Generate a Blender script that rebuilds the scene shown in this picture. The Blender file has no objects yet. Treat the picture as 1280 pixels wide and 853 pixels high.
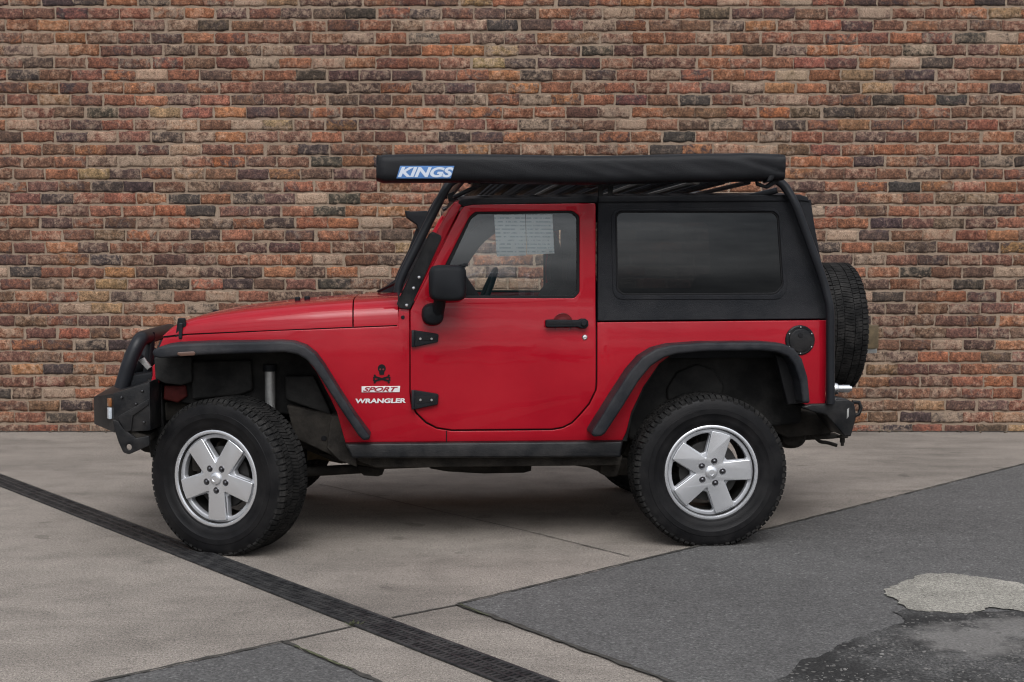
import bpy, bmesh, math, random
import numpy as np
from mathutils import Vector, Matrix, noise

random.seed(7)
rng = np.random.default_rng(11)
R = math.radians
scene = bpy.context.scene
COL = scene.collection

# ------------------------------------------------------------------ camera
CAM_H, PITCH, FPX = 1.398, 0.05688, 1650.0      # eye height, downward tilt, focal length in photo pixels
cam_d = bpy.data.cameras.new('camera')
cam = bpy.data.objects.new('camera', cam_d)
COL.objects.link(cam)
cam.location = (0, 0, CAM_H)
cam.rotation_euler = (math.pi / 2 - PITCH, 0, 0)
cam_d.sensor_width = 36.0
cam_d.lens = FPX / 1280 * 36.0
cam_d.clip_end = 500
scene.camera = cam

# ------------------------------------------------------------------ sky, sun, exposure
SUN_EL, SUN_AZ = R(48), R(178)                  # azimuth clockwise from +Y: straight behind the camera
world = bpy.data.worlds.new('World')
scene.world = world
world.use_nodes = True
nt = world.node_tree
bg = nt.nodes['Background']
sky = nt.nodes.new('ShaderNodeTexSky')
sky.sky_type = 'NISHITA'
sky.sun_disc = False
sky.sun_elevation = SUN_EL
sky.sun_rotation = SUN_AZ
sky.air_density = 1.0
sky.dust_density = 3.0
hs = nt.nodes.new('ShaderNodeHueSaturation')
hs.inputs['Saturation'].default_value = 0.15
nt.links.new(sky.outputs[0], hs.inputs['Color'])
# overcast: soft cloud banks modulate the sky
tc = nt.nodes.new('ShaderNodeTexCoord')
mp = nt.nodes.new('ShaderNodeMapping')
mp.inputs['Scale'].default_value = (1.2, 1.2, 8.0)
nz = nt.nodes.new('ShaderNodeTexNoise')
nz.inputs['Scale'].default_value = 3.0
nz.inputs['Detail'].default_value = 7
nz.inputs['Roughness'].default_value = 0.62
cr = nt.nodes.new('ShaderNodeValToRGB')
cr.color_ramp.elements[0].position = 0.33
cr.color_ramp.elements[0].color = (0.36, 0.38, 0.42, 1)
cr.color_ramp.elements[1].position = 0.66
cr.color_ramp.elements[1].color = (1.30, 1.31, 1.34, 1)
mx = nt.nodes.new('ShaderNodeMix')
mx.data_type = 'RGBA'
mx.blend_type = 'MULTIPLY'
mx.inputs['Factor'].default_value = 1.0
nt.links.new(tc.outputs['Generated'], mp.inputs['Vector'])
nt.links.new(mp.outputs[0], nz.inputs['Vector'])
nt.links.new(nz.outputs['Fac'], cr.inputs['Fac'])
nt.links.new(hs.outputs[0], mx.inputs['A'])
nt.links.new(cr.outputs[0], mx.inputs['B'])
# a covered sky is about three times brighter overhead than low down
sx = nt.nodes.new('ShaderNodeSeparateXYZ')
gr_ = nt.nodes.new('ShaderNodeMapRange')
gr_.inputs['From Min'].default_value = -0.05
gr_.inputs['From Max'].default_value = 0.85
gr_.inputs['To Min'].default_value = 0.52
gr_.inputs['To Max'].default_value = 1.9
mx2 = nt.nodes.new('ShaderNodeMix')
mx2.data_type = 'RGBA'
mx2.blend_type = 'MULTIPLY'
mx2.inputs['Factor'].default_value = 1.0
nt.links.new(tc.outputs['Generated'], sx.inputs[0])
nt.links.new(sx.outputs['Z'], gr_.inputs['Value'])
nt.links.new(mx.outputs['Result'], mx2.inputs['A'])
nt.links.new(gr_.outputs[0], mx2.inputs['B'])
nt.links.new(mx2.outputs['Result'], bg.inputs['Color'])
bg.inputs['Strength'].default_value = 0.13

sun_d = bpy.data.lights.new('sun', 'SUN')
sun_d.energy = 0.8
sun_d.angle = R(45)
sun_d.color = (1.0, 0.96, 0.90)
sun = bpy.data.objects.new('sun', sun_d)
COL.objects.link(sun)
sd = Vector((math.sin(SUN_AZ) * math.cos(SUN_EL), math.cos(SUN_AZ) * math.cos(SUN_EL), math.sin(SUN_EL)))
sun.rotation_euler = (-sd).to_track_quat('-Z', 'Y').to_euler()

vs = scene.view_settings
vs.view_transform = 'Standard'
vs.look = 'None'
vs.exposure = 0.5
vs.gamma = 1.0
vs.use_curve_mapping = False
scene.cycles.pixel_filter_type = 'BLACKMAN_HARRIS'
scene.cycles.filter_width = 1.15

# ------------------------------------------------------------------ where things stand
CAR_X, CAR_Y, CAR_YAW = -0.29616, 7.29813, 0.08934
cY, sY = math.cos(CAR_YAW), math.sin(CAR_YAW)
cP, sP = math.cos(PITCH), math.sin(PITCH)


def ray(px, py):
    u, v = (px - 640) / FPX, (426.5 - py) / FPX
    return u, cP + v * sP, -sP + v * cP


def G(px, py, z=0.0):
    """point of the ground plane"""
    a, b, c = ray(px, py)
    t = (z - CAM_H) / c
    return a * t, b * t


def Q(px, py, w):
    """x, z on the car's lengthwise vertical plane w metres from its centre line"""
    a, b, c = ray(px, py)
    ox, oy = -CAR_X, -CAR_Y
    lx, ly = cY * ox + sY * oy, -sY * ox + cY * oy
    dx, dy = cY * a + sY * b, -sY * a + cY * b
    t = (w - ly) / dy
    return lx + dx * t, CAM_H + c * t


def half(x, z):
    """half width of the body: barrelled doors, cabin leaning in, bonnet narrowing to the nose"""
    if z < 1.2:
        h = 0.775 - 0.020 * ((z - 0.88) / 0.32) ** 2
    else:
        h = 0.755 - 0.012 * (z - 1.2)
    if x < -0.75:
        h -= 0.155 * ((-0.75 - x) / 0.85) ** 1.35
    return h


def S(px, py, off=0.0):
    w = -0.77
    for _ in range(6):
        x, z = Q(px, py, w)
        w = -(half(x, z) + off)
    return x, z


# ------------------------------------------------------------------ materials
def mat(name, color, rough=0.5, metal=0.0, coat=0.0, bump=0.0, bscale=200.0, var=0.0, vscale=3.0, spec=0.5,
        dust=0.0, dustcol=(0.25, 0.22, 0.19), rvar=0.0):
    m = bpy.data.materials.new(name)
    m.use_nodes = True
    n, l = m.node_tree.nodes, m.node_tree.links
    p = n['Principled BSDF']
    p.inputs['Base Color'].default_value = (*color, 1)
    p.inputs['Roughness'].default_value = rough
    p.inputs['Metallic'].default_value = metal
    p.inputs['Coat Weight'].default_value = coat
    p.inputs['Coat Roughness'].default_value = 0.04
    p.inputs['Specular IOR Level'].default_value = spec
    tcn = n.new('ShaderNodeTexCoord')
    if var or dust or rvar:
        a = n.new('ShaderNodeTexNoise')
        a.inputs['Scale'].default_value = vscale
        a.inputs['Detail'].default_value = 8
        a.inputs['Roughness'].default_value = 0.65
        l.new(tcn.outputs['Object'], a.inputs['Vector'])
    last = None
    if var:
        r = n.new('ShaderNodeValToRGB')
        r.color_ramp.elements[0].position = 0.3
        r.color_ramp.elements[1].position = 0.7
        r.color_ramp.elements[0].color = (*[c * (1 - var) for c in color], 1)
        r.color_ramp.elements[1].color = (*[c * (1 + var) for c in color], 1)
        l.new(a.outputs['Fac'], r.inputs['Fac'])
        last = r.outputs[0]
    if dust:
        mpn = n.new('ShaderNodeMapRange')
        mpn.inputs['From Min'].default_value = 0.42
        mpn.inputs['From Max'].default_value = 0.78
        mpn.inputs['To Max'].default_value = dust
        l.new(a.outputs['Fac'], mpn.inputs['Value'])
        q = n.new('ShaderNodeMix')
        q.data_type = 'RGBA'
        if last:
            l.new(last, q.inputs['A'])
        else:
            q.inputs['A'].default_value = (*color, 1)
        q.inputs['B'].default_value = (*dustcol, 1)
        l.new(mpn.outputs[0], q.inputs['Factor'])
        last = q.outputs['Result']
    if last:
        l.new(last, p.inputs['Base Color'])
    if rvar:
        mr = n.new('ShaderNodeMapRange')
        mr.inputs['From Min'].default_value = 0.3
        mr.inputs['From Max'].default_value = 0.7
        mr.inputs['To Min'].default_value = rough - rvar
        mr.inputs['To Max'].default_value = rough + rvar
        l.new(a.outputs['Fac'], mr.inputs['Value'])
        l.new(mr.outputs[0], p.inputs['Roughness'])
    if bump:
        b = n.new('ShaderNodeTexNoise')
        b.inputs['Scale'].default_value = bscale
        b.inputs['Detail'].default_value = 4
        l.new(tcn.outputs['Object'], b.inputs['Vector'])
        bu = n.new('ShaderNodeBump')
        bu.inputs['Strength'].default_value = bump
        bu.inputs['Distance'].default_value = 0.01
        l.new(b.outputs['Fac'], bu.inputs['Height'])
        l.new(bu.outputs[0], p.inputs['Normal'])
    return m


def paint_material():
    m = mat('red_paint', (0.275, 0.0028, 0.0110), rough=0.5, spec=0.05, coat=0.75, var=0.10, vscale=2.2, dust=0.05,
            dustcol=(0.36, 0.10, 0.09))
    n, l = m.node_tree.nodes, m.node_tree.links
    p = n['Principled BSDF']
    p.inputs['Coat Roughness'].default_value = 0.025
    p.inputs['Coat IOR'].default_value = 1.38
    b = n.new('ShaderNodeTexNoise')
    b.inputs['Scale'].default_value = 2.6
    b.inputs['Detail'].default_value = 3
    t = n.new('ShaderNodeTexCoord')
    l.new(t.outputs['Object'], b.inputs['Vector'])
    bu = n.new('ShaderNodeBump')
    bu.inputs['Strength'].default_value = 0.05
    bu.inputs['Distance'].default_value = 0.05
    l.new(b.outputs['Fac'], bu.inputs['Height'])
    l.new(bu.outputs[0], p.inputs['Coat Normal'])
    l.new(bu.outputs[0], p.inputs['Normal'])
    return m


def glass_material(name, tint, refl=1.45):
    m = bpy.data.materials.new(name)
    m.use_nodes = True
    n, l = m.node_tree.nodes, m.node_tree.links
    n.remove(n['Principled BSDF'])
    out = n['Material Output']
    tr = n.new('ShaderNodeBsdfTransparent')
    tr.inputs['Color'].default_value = (*tint, 1)
    gl = n.new('ShaderNodeBsdfGlossy')
    gl.inputs['Roughness'].default_value = 0.01
    gl.inputs['Color'].default_value = (0.90, 0.95, 1.0, 1)
    fr = n.new('ShaderNodeFresnel')
    fr.inputs['IOR'].default_value = refl
    mxs = n.new('ShaderNodeMixShader')
    l.new(fr.outputs[0], mxs.inputs['Fac'])
    l.new(tr.outputs[0], mxs.inputs[1])
    l.new(gl.outputs[0], mxs.inputs[2])
    l.new(mxs.outputs[0], out.inputs['Surface'])
    return m


M = {}
M['paint'] = paint_material()
M['plastic'] = mat('black_plastic', (0.010, 0.011, 0.0128), 0.50, spec=0.1, bump=0.25, bscale=420, var=0.25, vscale=6, rvar=0.08)
M['flare'] = mat('weathered_black_plastic', (0.0145, 0.016, 0.0195), 0.46, spec=0.14, bump=0.25, bscale=420, var=0.3, vscale=5, dust=0.10)
M['top'] = mat('textured_black_roof', (0.011, 0.012, 0.0145), 0.48, spec=0.1, bump=0.35, bscale=300, var=0.2, vscale=4, dust=0.04)
M['steel'] = mat('black_steel', (0.0065, 0.0072, 0.0085), 0.36, spec=0.18, bump=0.12, bscale=120, var=0.3, vscale=8, dust=0.08)
M['tube'] = mat('black_powder_coat', (0.010, 0.011, 0.0135), 0.34, spec=0.22, bump=0.08, bscale=200, var=0.2, vscale=8)
M['frame'] = mat('dirty_frame', (0.022, 0.020, 0.018), 0.75, spec=0.06, bump=0.4, bscale=60, var=0.4, vscale=7, dust=0.35,
                 dustcol=(0.075, 0.065, 0.052))
M['liner'] = mat('inner_liner', (0.013, 0.013, 0.013), 0.65, spec=0.06, bump=0.2, bscale=70, var=0.35, vscale=5, dust=0.4,
                 dustcol=(0.06, 0.057, 0.052))
M['rubber'] = mat('tyre_rubber', (0.0065, 0.0065, 0.0072), 0.50, spec=0.13, bump=0.12, bscale=150, var=0.3, vscale=9, dust=0.07,
                  dustcol=(0.09, 0.08, 0.07), rvar=0.12)
M['tread'] = mat('tread_rubber', (0.012, 0.012, 0.012), 0.75, spec=0.05, bump=0.3, bscale=120, var=0.3, vscale=12, dust=0.3,
                 dustcol=(0.075, 0.07, 0.065))
M['seal'] = mat('rubber_seal', (0.012, 0.012, 0.013), 0.5, spec=0.1)
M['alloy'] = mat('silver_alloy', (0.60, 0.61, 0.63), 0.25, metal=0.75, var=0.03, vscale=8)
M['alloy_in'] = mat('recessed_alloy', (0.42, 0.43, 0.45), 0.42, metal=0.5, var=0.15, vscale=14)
M['nut'] = mat('dark_nut', (0.09, 0.09, 0.095), 0.25, metal=0.9)
M['disc_and_barrel_shade'] = mat('brake_disc', (0.030, 0.029, 0.028), 0.45, metal=0.6, var=0.4, vscale=20)  # brake disc metal; on the wheel barrel it is painted shade
M['chrome'] = mat('bright_steel', (0.68, 0.68, 0.69), 0.22, metal=1.0, var=0.1, vscale=30)
M['grey_metal'] = mat('grey_metal', (0.34, 0.34, 0.33), 0.42, metal=0.6, var=0.25, vscale=25)
M['vinyl'] = mat('black_vinyl', (0.0075, 0.008, 0.0095), 0.42, spec=0.16, bump=0.25, bscale=260, var=0.25, vscale=4, rvar=0.07)
M['cloth'] = mat('dark_seat_cloth', (0.022, 0.023, 0.026), 0.85, spec=0.05, bump=0.3, bscale=300, var=0.2)
M['white'] = mat('decal_white', (0.58, 0.57, 0.57), 0.5)
M['red'] = mat('decal_red', (0.24, 0.008, 0.02), 0.5)
M['black'] = mat('decal_black', (0.008, 0.008, 0.009), 0.55, spec=0.1)
M['blue'] = mat('logo_blue', (0.045, 0.14, 0.34), 0.55, var=0.2, vscale=12)
M['pale_blue'] = mat('logo_pale_blue', (0.44, 0.49, 0.56), 0.55)
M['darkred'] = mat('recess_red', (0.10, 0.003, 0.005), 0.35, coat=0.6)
M['dull_red'] = mat('dusty_dark_red', (0.055, 0.010, 0.009), 0.7, spec=0.1, var=0.4, vscale=15)
M['amber'] = mat('smoked_amber', (0.085, 0.045, 0.032), 0.35)
M['orange'] = mat('orange_lens', (0.20, 0.075, 0.022), 0.25, coat=0.5)
M['clear'] = mat('clear_lens', (0.42, 0.46, 0.50), 0.15, coat=1.0)
M['tail'] = mat('red_lens', (0.35, 0.02, 0.03), 0.2, coat=1.0)
M['rust'] = mat('rusty_tan', (0.085, 0.060, 0.030), 0.8, var=0.5, vscale=20)
M['glass'] = glass_material('window_glass', (0.95, 0.97, 0.96), 1.80)
M['tint'] = glass_material('tinted_glass', (0.15, 0.16, 0.17), 1.62)
M['wind'] = glass_material('windscreen_glass', (0.84, 0.87, 0.85), 1.45)


def node_mat(name):
    m = bpy.data.materials.new(name)
    m.use_nodes = True
    return m, m.node_tree.nodes, m.node_tree.links, m.node_tree.nodes['Principled BSDF']


def noise_node(n, l, coord, scale, detail=6, rough=0.6, stretch=None, dist=0.0):
    t = n.new('ShaderNodeTexNoise')
    t.inputs['Scale'].default_value = scale
    t.inputs['Detail'].default_value = detail
    t.inputs['Roughness'].default_value = rough
    t.inputs['Distortion'].default_value = dist
    if stretch:
        mpx = n.new('ShaderNodeMapping')
        mpx.inputs['Scale'].default_value = stretch
        l.new(coord, mpx.inputs['Vector'])
        coord = mpx.outputs[0]
    l.new(coord, t.inputs['Vector'])
    return t.outputs['Fac']


def ramp(n, l, fac, stops):
    r = n.new('ShaderNodeValToRGB')
    e = r.color_ramp.elements
    while len(e) < len(stops):
        e.new(0.5)
    for k, (pos, c) in enumerate(stops):
        e[k].position = pos
        e[k].color = (*c, 1) if len(c) == 3 else c
    l.new(fac, r.inputs['Fac'])
    return r.outputs[0]


def mixc(n, l, a, b, fac, mode='MIX'):
    q = n.new('ShaderNodeMix')
    q.data_type = 'RGBA'
    q.blend_type = mode
    for s, v in (('A', a), ('B', b), ('Factor', fac)):
        if isinstance(v, (int, float)):
            q.inputs[s].default_value = v
        elif isinstance(v, tuple):
            q.inputs[s].default_value = (*v, 1)
        else:
            l.new(v, q.inputs[s])
    return q.outputs['Result']


def bump_to(n, l, p, height, strength, dist):
    bu = n.new('ShaderNodeBump')
    bu.inputs['Strength'].default_value = strength
    bu.inputs['Distance'].default_value = dist
    l.new(height, bu.inputs['Height'])
    l.new(bu.outputs[0], p.inputs['Normal'])


def g3(v, t=(1, 1, 1)):
    return (v * t[0], v * t[1], v * t[2])


def concrete_material(name, base, tint=(1.0, 0.93, 0.86)):
    m, n, l, p = node_mat(name)
    co = n.new('ShaderNodeTexCoord').outputs['Object']
    big = noise_node(n, l, co, 0.55, 5, 0.6)
    streak = noise_node(n, l, co, 1.0, 6, 0.65, (0.5, 1.6, 1))
    mid = noise_node(n, l, co, 5.0, 8, 0.7)
    fine = noise_node(n, l, co, 75, 3, 0.8)
    grit = noise_node(n, l, co, 170, 2, 0.8)
    c = ramp(n, l, big, [(0.30, g3(base * 0.86, tint)), (0.72, g3(base * 1.12, tint))])
    c = mixc(n, l, c, ramp(n, l, streak, [(0.34, g3(0.72)), (0.52, g3(1.0)), (0.72, g3(1.08))]), 1.0, 'MULTIPLY')
    c = mixc(n, l, c, ramp(n, l, mid, [(0.30, g3(0.80)), (0.5, g3(1.0)), (0.70, g3(1.12))]), 1.0, 'MULTIPLY')
    c = mixc(n, l, c, ramp(n, l, fine, [(0.32, g3(0.55)), (0.48, g3(1.0)), (0.66, g3(1.30))]), 1.0, 'MULTIPLY')
    c = mixc(n, l, c, ramp(n, l, grit, [(0.32, g3(0.42)), (0.5, g3(1.0)), (0.68, g3(1.6))]), 1.0, 'MULTIPLY')
    # oil and water stains with shapes of their own
    st = noise_node(n, l, co, 1.4, 4, 0.5, (1.0, 0.8, 1), 0.6)
    c = mixc(n, l, c, ramp(n, l, st, [(0.60, g3(1.0)), (0.72, g3(0.82)), (0.80, g3(0.74))]), 1.0, 'MULTIPLY')
    spots = noise_node(n, l, co, 4.3, 3, 0.5, None, 0.3)
    c = mixc(n, l, c, ramp(n, l, spots, [(0.66, g3(1.0)), (0.72, g3(0.72))]), 1.0, 'MULTIPLY')
    l.new(c, p.inputs['Base Color'])
    p.inputs['Roughness'].default_value = 0.9
    p.inputs['Specular IOR Level'].default_value = 0.25
    bump_to(n, l, p, fine, 0.5, 0.004)
    return m


def asphalt_material(name, base, tint=(1.0, 0.98, 0.95), contrast=1.0, smears=False):
    m, n, l, p = node_mat(name)
    co = n.new('ShaderNodeTexCoord').outputs['Object']
    big = noise_node(n, l, co, 0.7, 5, 0.6)
    mid = noise_node(n, l, co, 6.0, 6, 0.7)
    fine = noise_node(n, l, co, 95, 3, 0.85)
    vo = n.new('ShaderNodeTexVoronoi')
    vo.inputs['Scale'].default_value = 130
    l.new(co, vo.inputs['Vector'])
    c = ramp(n, l, big, [(0.30, g3(base * 0.82, tint)), (0.72, g3(base * 1.16, tint))])
    c = mixc(n, l, c, ramp(n, l, mid, [(0.28, g3(0.86)), (0.72, g3(1.12))]), 1.0, 'MULTIPLY')
    c = mixc(n, l, c, ramp(n, l, fine, [(0.32, g3(1 - 0.5 * contrast)), (0.5, g3(1.0)), (0.68, g3(1 + 0.55 * contrast))]), 1.0, 'MULTIPLY')
    sep = n.new('ShaderNodeSeparateColor')
    l.new(vo.outputs['Color'], sep.inputs[0])
    c = mixc(n, l, c, ramp(n, l, sep.outputs[0], [(0.0, g3(0.72)), (0.5, g3(0.98)), (0.86, g3(1.1)), (0.97, g3(1.7))]), 0.8, 'MULTIPLY')
    if smears:
        # tar-black blotches, chips of stone and two thin smears of cement left on the surface
        tar = noise_node(n, l, co, 3.2, 5, 0.6)
        c = mixc(n, l, c, ramp(n, l, tar, [(0.42, g3(0.42)), (0.58, g3(1.25))]), 1.0, 'MULTIPLY')
        v2 = n.new('ShaderNodeTexVoronoi'); v2.inputs['Scale'].default_value = 48
        l.new(co, v2.inputs['Vector'])
        s2 = n.new('ShaderNodeSeparateColor'); l.new(v2.outputs['Color'], s2.inputs[0])
        m2 = n.new('ShaderNodeMath'); m2.operation = 'MULTIPLY'
        l.new(ramp(n, l, s2.outputs[1], [(0.80, g3(0)), (0.84, g3(1))]), m2.inputs[0])
        l.new(ramp(n, l, v2.outputs['Distance'], [(0.30, g3(1)), (0.42, g3(0))]), m2.inputs[1])
        c = mixc(n, l, c, (0.105, 0.10, 0.094), m2.outputs[0])
        edge = noise_node(n, l, co, 9, 5, 0.7)
        for (px, py, rad) in ((1208, 803, 0.21), (1272, 787, 0.17)):
            gx, gy = G(px, py)
            sub = n.new('ShaderNodeVectorMath'); sub.operation = 'DISTANCE'
            l.new(co, sub.inputs[0]); sub.inputs[1].default_value = (gx, gy, 0)
            ad = n.new('ShaderNodeMath'); ad.operation = 'MULTIPLY_ADD'
            l.new(edge, ad.inputs[0]); ad.inputs[1].default_value = 0.42; l.new(sub.outputs['Value'], ad.inputs[2])
            mr = n.new('ShaderNodeMapRange')
            mr.inputs['From Min'].default_value = rad + 0.26; mr.inputs['From Max'].default_value = rad + 0.13
            mr.inputs['To Max'].default_value = 0.75
            l.new(ad.outputs[0], mr.inputs['Value'])
            sm = mixc(n, l, (0.15, 0.143, 0.135), ramp(n, l, fine, [(0.32, g3(0.7)), (0.68, g3(1.3))]), 1.0, 'MULTIPLY')
            c = mixc(n, l, c, sm, mr.outputs[0])
    l.new(c, p.inputs['Base Color'])
    p.inputs['Roughness'].default_value = 0.88
    p.inputs['Specular IOR Level'].default_value = 0.3
    bump_to(n, l, p, fine, 0.7, 0.005)
    return m


M['concrete'] = concrete_material('concrete', 0.200, (1.0, 0.885, 0.77))
M['asphalt'] = asphalt_material('asphalt', 0.084, (1.0, 0.975, 0.95))
M['patch_dark'] = asphalt_material('coarse_dark_asphalt', 0.046, contrast=1.7, smears=True)
M['patch_pale'] = concrete_material('pale_mortar_patch', 0.23, (1.0, 0.95, 0.83))
M['joint'] = mat('joint_dirt', (0.035, 0.032, 0.027), 0.95, var=0.5, vscale=25)
M['moss'] = mat('moss_green', (0.055, 0.060, 0.028), 0.95, var=0.5, vscale=30, bump=0.6, bscale=150)
M['iron'] = mat('cast_iron', (0.022, 0.022, 0.023), 0.55, spec=0.2, var=0.5, vscale=14, dust=0.28, dustcol=(0.10, 0.095, 0.085),
                bump=0.3, bscale=120)
M['drain_pit'] = mat('drain_pit', (0.010, 0.010, 0.009), 0.9)


def brick_material():
    m, n, l, p = node_mat('rough_brick')
    co = n.new('ShaderNodeTexCoord').outputs['Object']
    at = n.new('ShaderNodeAttribute')
    at.attribute_name = 'tone'
    bl = n.new('ShaderNodeAttribute')
    bl.attribute_name = 'bloom'
    sep = n.new('ShaderNodeSeparateColor')
    l.new(bl.outputs['Color'], sep.inputs[0])
    a = noise_node(n, l, co, 26, 6, 0.75)
    b = noise_node(n, l, co, 62, 5, 0.8)
    s = noise_node(n, l, co, 14, 5, 0.7, dist=0.8)
    big = noise_node(n, l, co, 0.7, 5, 0.6)
    c = mixc(n, l, at.outputs['Color'], ramp(n, l, a, [(0.32, g3(0.42)), (0.5, g3(1.0)), (0.68, (1.9, 1.75, 1.62))]), 1.0, 'MULTIPLY')
    c = mixc(n, l, c, ramp(n, l, b, [(0.30, g3(0.50)), (0.5, g3(1.0)), (0.68, (1.6, 1.55, 1.5))]), 1.0, 'MULTIPLY')
    # second burn colour across part of a brick
    fac2 = n.new('ShaderNodeMath'); fac2.operation = 'MULTIPLY'
    l.new(ramp(n, l, s, [(0.45, g3(0.0)), (0.60, g3(1.0))]), fac2.inputs[0])
    l.new(sep.outputs[1], fac2.inputs[1])
    c = mixc(n, l, c, (0.040, 0.030, 0.032), fac2.outputs[0])
    # lime bloom: blotches whose amount belongs to the brick
    add = n.new('ShaderNodeMath'); add.operation = 'ADD'
    l.new(s, add.inputs[0]); l.new(a, add.inputs[1])
    sub = n.new('ShaderNodeMath'); sub.operation = 'MULTIPLY_ADD'
    l.new(sep.outputs[0], sub.inputs[0]); sub.inputs[1].default_value = 0.62
    l.new(add.outputs[0], sub.inputs[2])
    bm_ = ramp(n, l, sub.outputs[0], [(0.0, g3(0.0)), (0.90, g3(0.0)), (1.0, g3(0.62))])
    # ramp input is clamped at 1: rescale first
    rs = n.new('ShaderNodeMapRange')
    rs.inputs['From Min'].default_value = 1.12
    rs.inputs['From Max'].default_value = 1.42
    rs.inputs['To Max'].default_value = 0.72
    l.new(sub.outputs[0], rs.inputs['Value'])
    c = mixc(n, l, c, (0.31, 0.228, 0.165), rs.outputs[0])
    pit = noise_node(n, l, co, 115, 3, 0.8)
    c = mixc(n, l, c, ramp(n, l, pit, [(0.30, g3(0.42)), (0.46, g3(1.0)), (0.70, g3(1.6))]), 1.0, 'MULTIPLY')
    c = mixc(n, l, c, ramp(n, l, big, [(0.32, g3(0.82)), (0.68, g3(1.18))]), 1.0, 'MULTIPLY')
    l.new(c, p.inputs['Base Color'])
    p.inputs['Roughness'].default_value = 0.92
    p.inputs['Specular IOR Level'].default_value = 0.2
    bump_to(n, l, p, b, 0.9, 0.012)
    return m


def mortar_material():
    m, n, l, p = node_mat('mortar')
    co = n.new('ShaderNodeTexCoord').outputs['Object']
    a = noise_node(n, l, co, 4, 6, 0.7)
    b = noise_node(n, l, co, 90, 4, 0.8)
    c = ramp(n, l, a, [(0.3, (0.190, 0.138, 0.098)), (0.7, (0.275, 0.208, 0.153))])
    c = mixc(n, l, c, ramp(n, l, b, [(0.3, g3(0.7)), (0.7, g3(1.25))]), 1.0, 'MULTIPLY')
    l.new(c, p.inputs['Base Color'])
    p.inputs['Roughness'].default_value = 0.95
    bump_to(n, l, p, b, 0.8, 0.008)
    return m


M['brick'] = brick_material()
M['mortar'] = mortar_material()


def paper_material():
    m, n, l, p = node_mat('printed_paper')
    tcp = n.new('ShaderNodeTexCoord').outputs['Object']
    # rows of illegible fine print
    rows = n.new('ShaderNodeTexWave')
    rows.wave_type = 'BANDS'
    rows.bands_direction = 'Z'
    rows.inputs['Scale'].default_value = 17
    rows.inputs['Distortion'].default_value = 0
    l.new(tcp, rows.inputs['Vector'])
    wd = noise_node(n, l, tcp, 40, 3, 0.7, (1, 1, 0.55))
    mu = n.new('ShaderNodeMath'); mu.operation = 'MULTIPLY'
    l.new(ramp(n, l, rows.outputs['Fac'], [(0.55, g3(0)), (0.75, g3(1))]), mu.inputs[0])
    l.new(ramp(n, l, wd, [(0.42, g3(0)), (0.52, g3(1))]), mu.inputs[1])
    c = mixc(n, l, (0.88, 0.94, 0.955), (0.52, 0.62, 0.66), mu.outputs[0])
    l.new(c, p.inputs['Base Color'])
    p.inputs['Roughness'].default_value = 0.8
    return m


M['paper'] = paper_material()


# ------------------------------------------------------------------ mesh helpers
def link(name, me, m=None, parent=None, smooth=35):
    o = bpy.data.objects.new(name, me)
    COL.objects.link(o)
    if m is not None:
        for k in (m if isinstance(m, (list, tuple)) else [m]):
            me.materials.append(k)
    if parent is not None:
        o.parent = parent
    if smooth and len(me.polygons):
        me.polygons.foreach_set('use_smooth', [True] * len(me.polygons))
        me.set_sharp_from_angle(angle=R(smooth))
    return o


def from_bm(name, bm, m=None, parent=None, smooth=35, recalc=True):
    if recalc:
        bmesh.ops.recalc_face_normals(bm, faces=bm.faces[:])
    me = bpy.data.meshes.new(name)
    bm.to_mesh(me)
    bm.free()
    return link(name, me, m, parent, smooth)


def tag(o, label, cat, group=None, kind=None):
    o['label'] = label
    if cat:
        o['category'] = cat
    if group:
        o['group'] = group
    if kind:
        o['kind'] = kind
    return o


def structure(o):
    o['kind'] = 'structure'
    return o


def mirror(o, parent=None, name=None):
    """the same part on the car's other side"""
    me = o.data.copy()
    me.transform(Matrix.Scale(-1, 4, (0, 1, 0)))
    me.flip_normals()
    c = bpy.data.objects.new(name or o.name.split('.')[0], me)
    COL.objects.link(c)
    c.parent = parent or o.parent
    c.location = (o.location.x, -o.location.y, o.location.z)
    return c


def fillet(pts, r, n=5):
    """round every corner of a closed outline; a point may carry its own radius"""
    out = []
    N = len(pts)
    for i in range(N):
        p = Vector(pts[i][:2])
        rr = pts[i][2] if len(pts[i]) > 2 else r
        a, b = Vector(pts[i - 1][:2]), Vector(pts[(i + 1) % N][:2])
        u, v = (a - p), (b - p)
        if rr <= 0 or u.length < 1e-6 or v.length < 1e-6:
            out.append(tuple(p)); continue
        ang = u.angle(v)
        if ang > R(176) or ang < R(3):
            out.append(tuple(p)); continue
        d = min(rr / math.tan(ang / 2), 0.48 * u.length, 0.48 * v.length)
        s, e = p + u.normalized() * d, p + v.normalized() * d
        for k in range(n + 1):
            t = k / n
            q = s * (1 - t) ** 2 + p * 2 * t * (1 - t) + e * t * t
            out.append(tuple(q))
    return out


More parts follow.
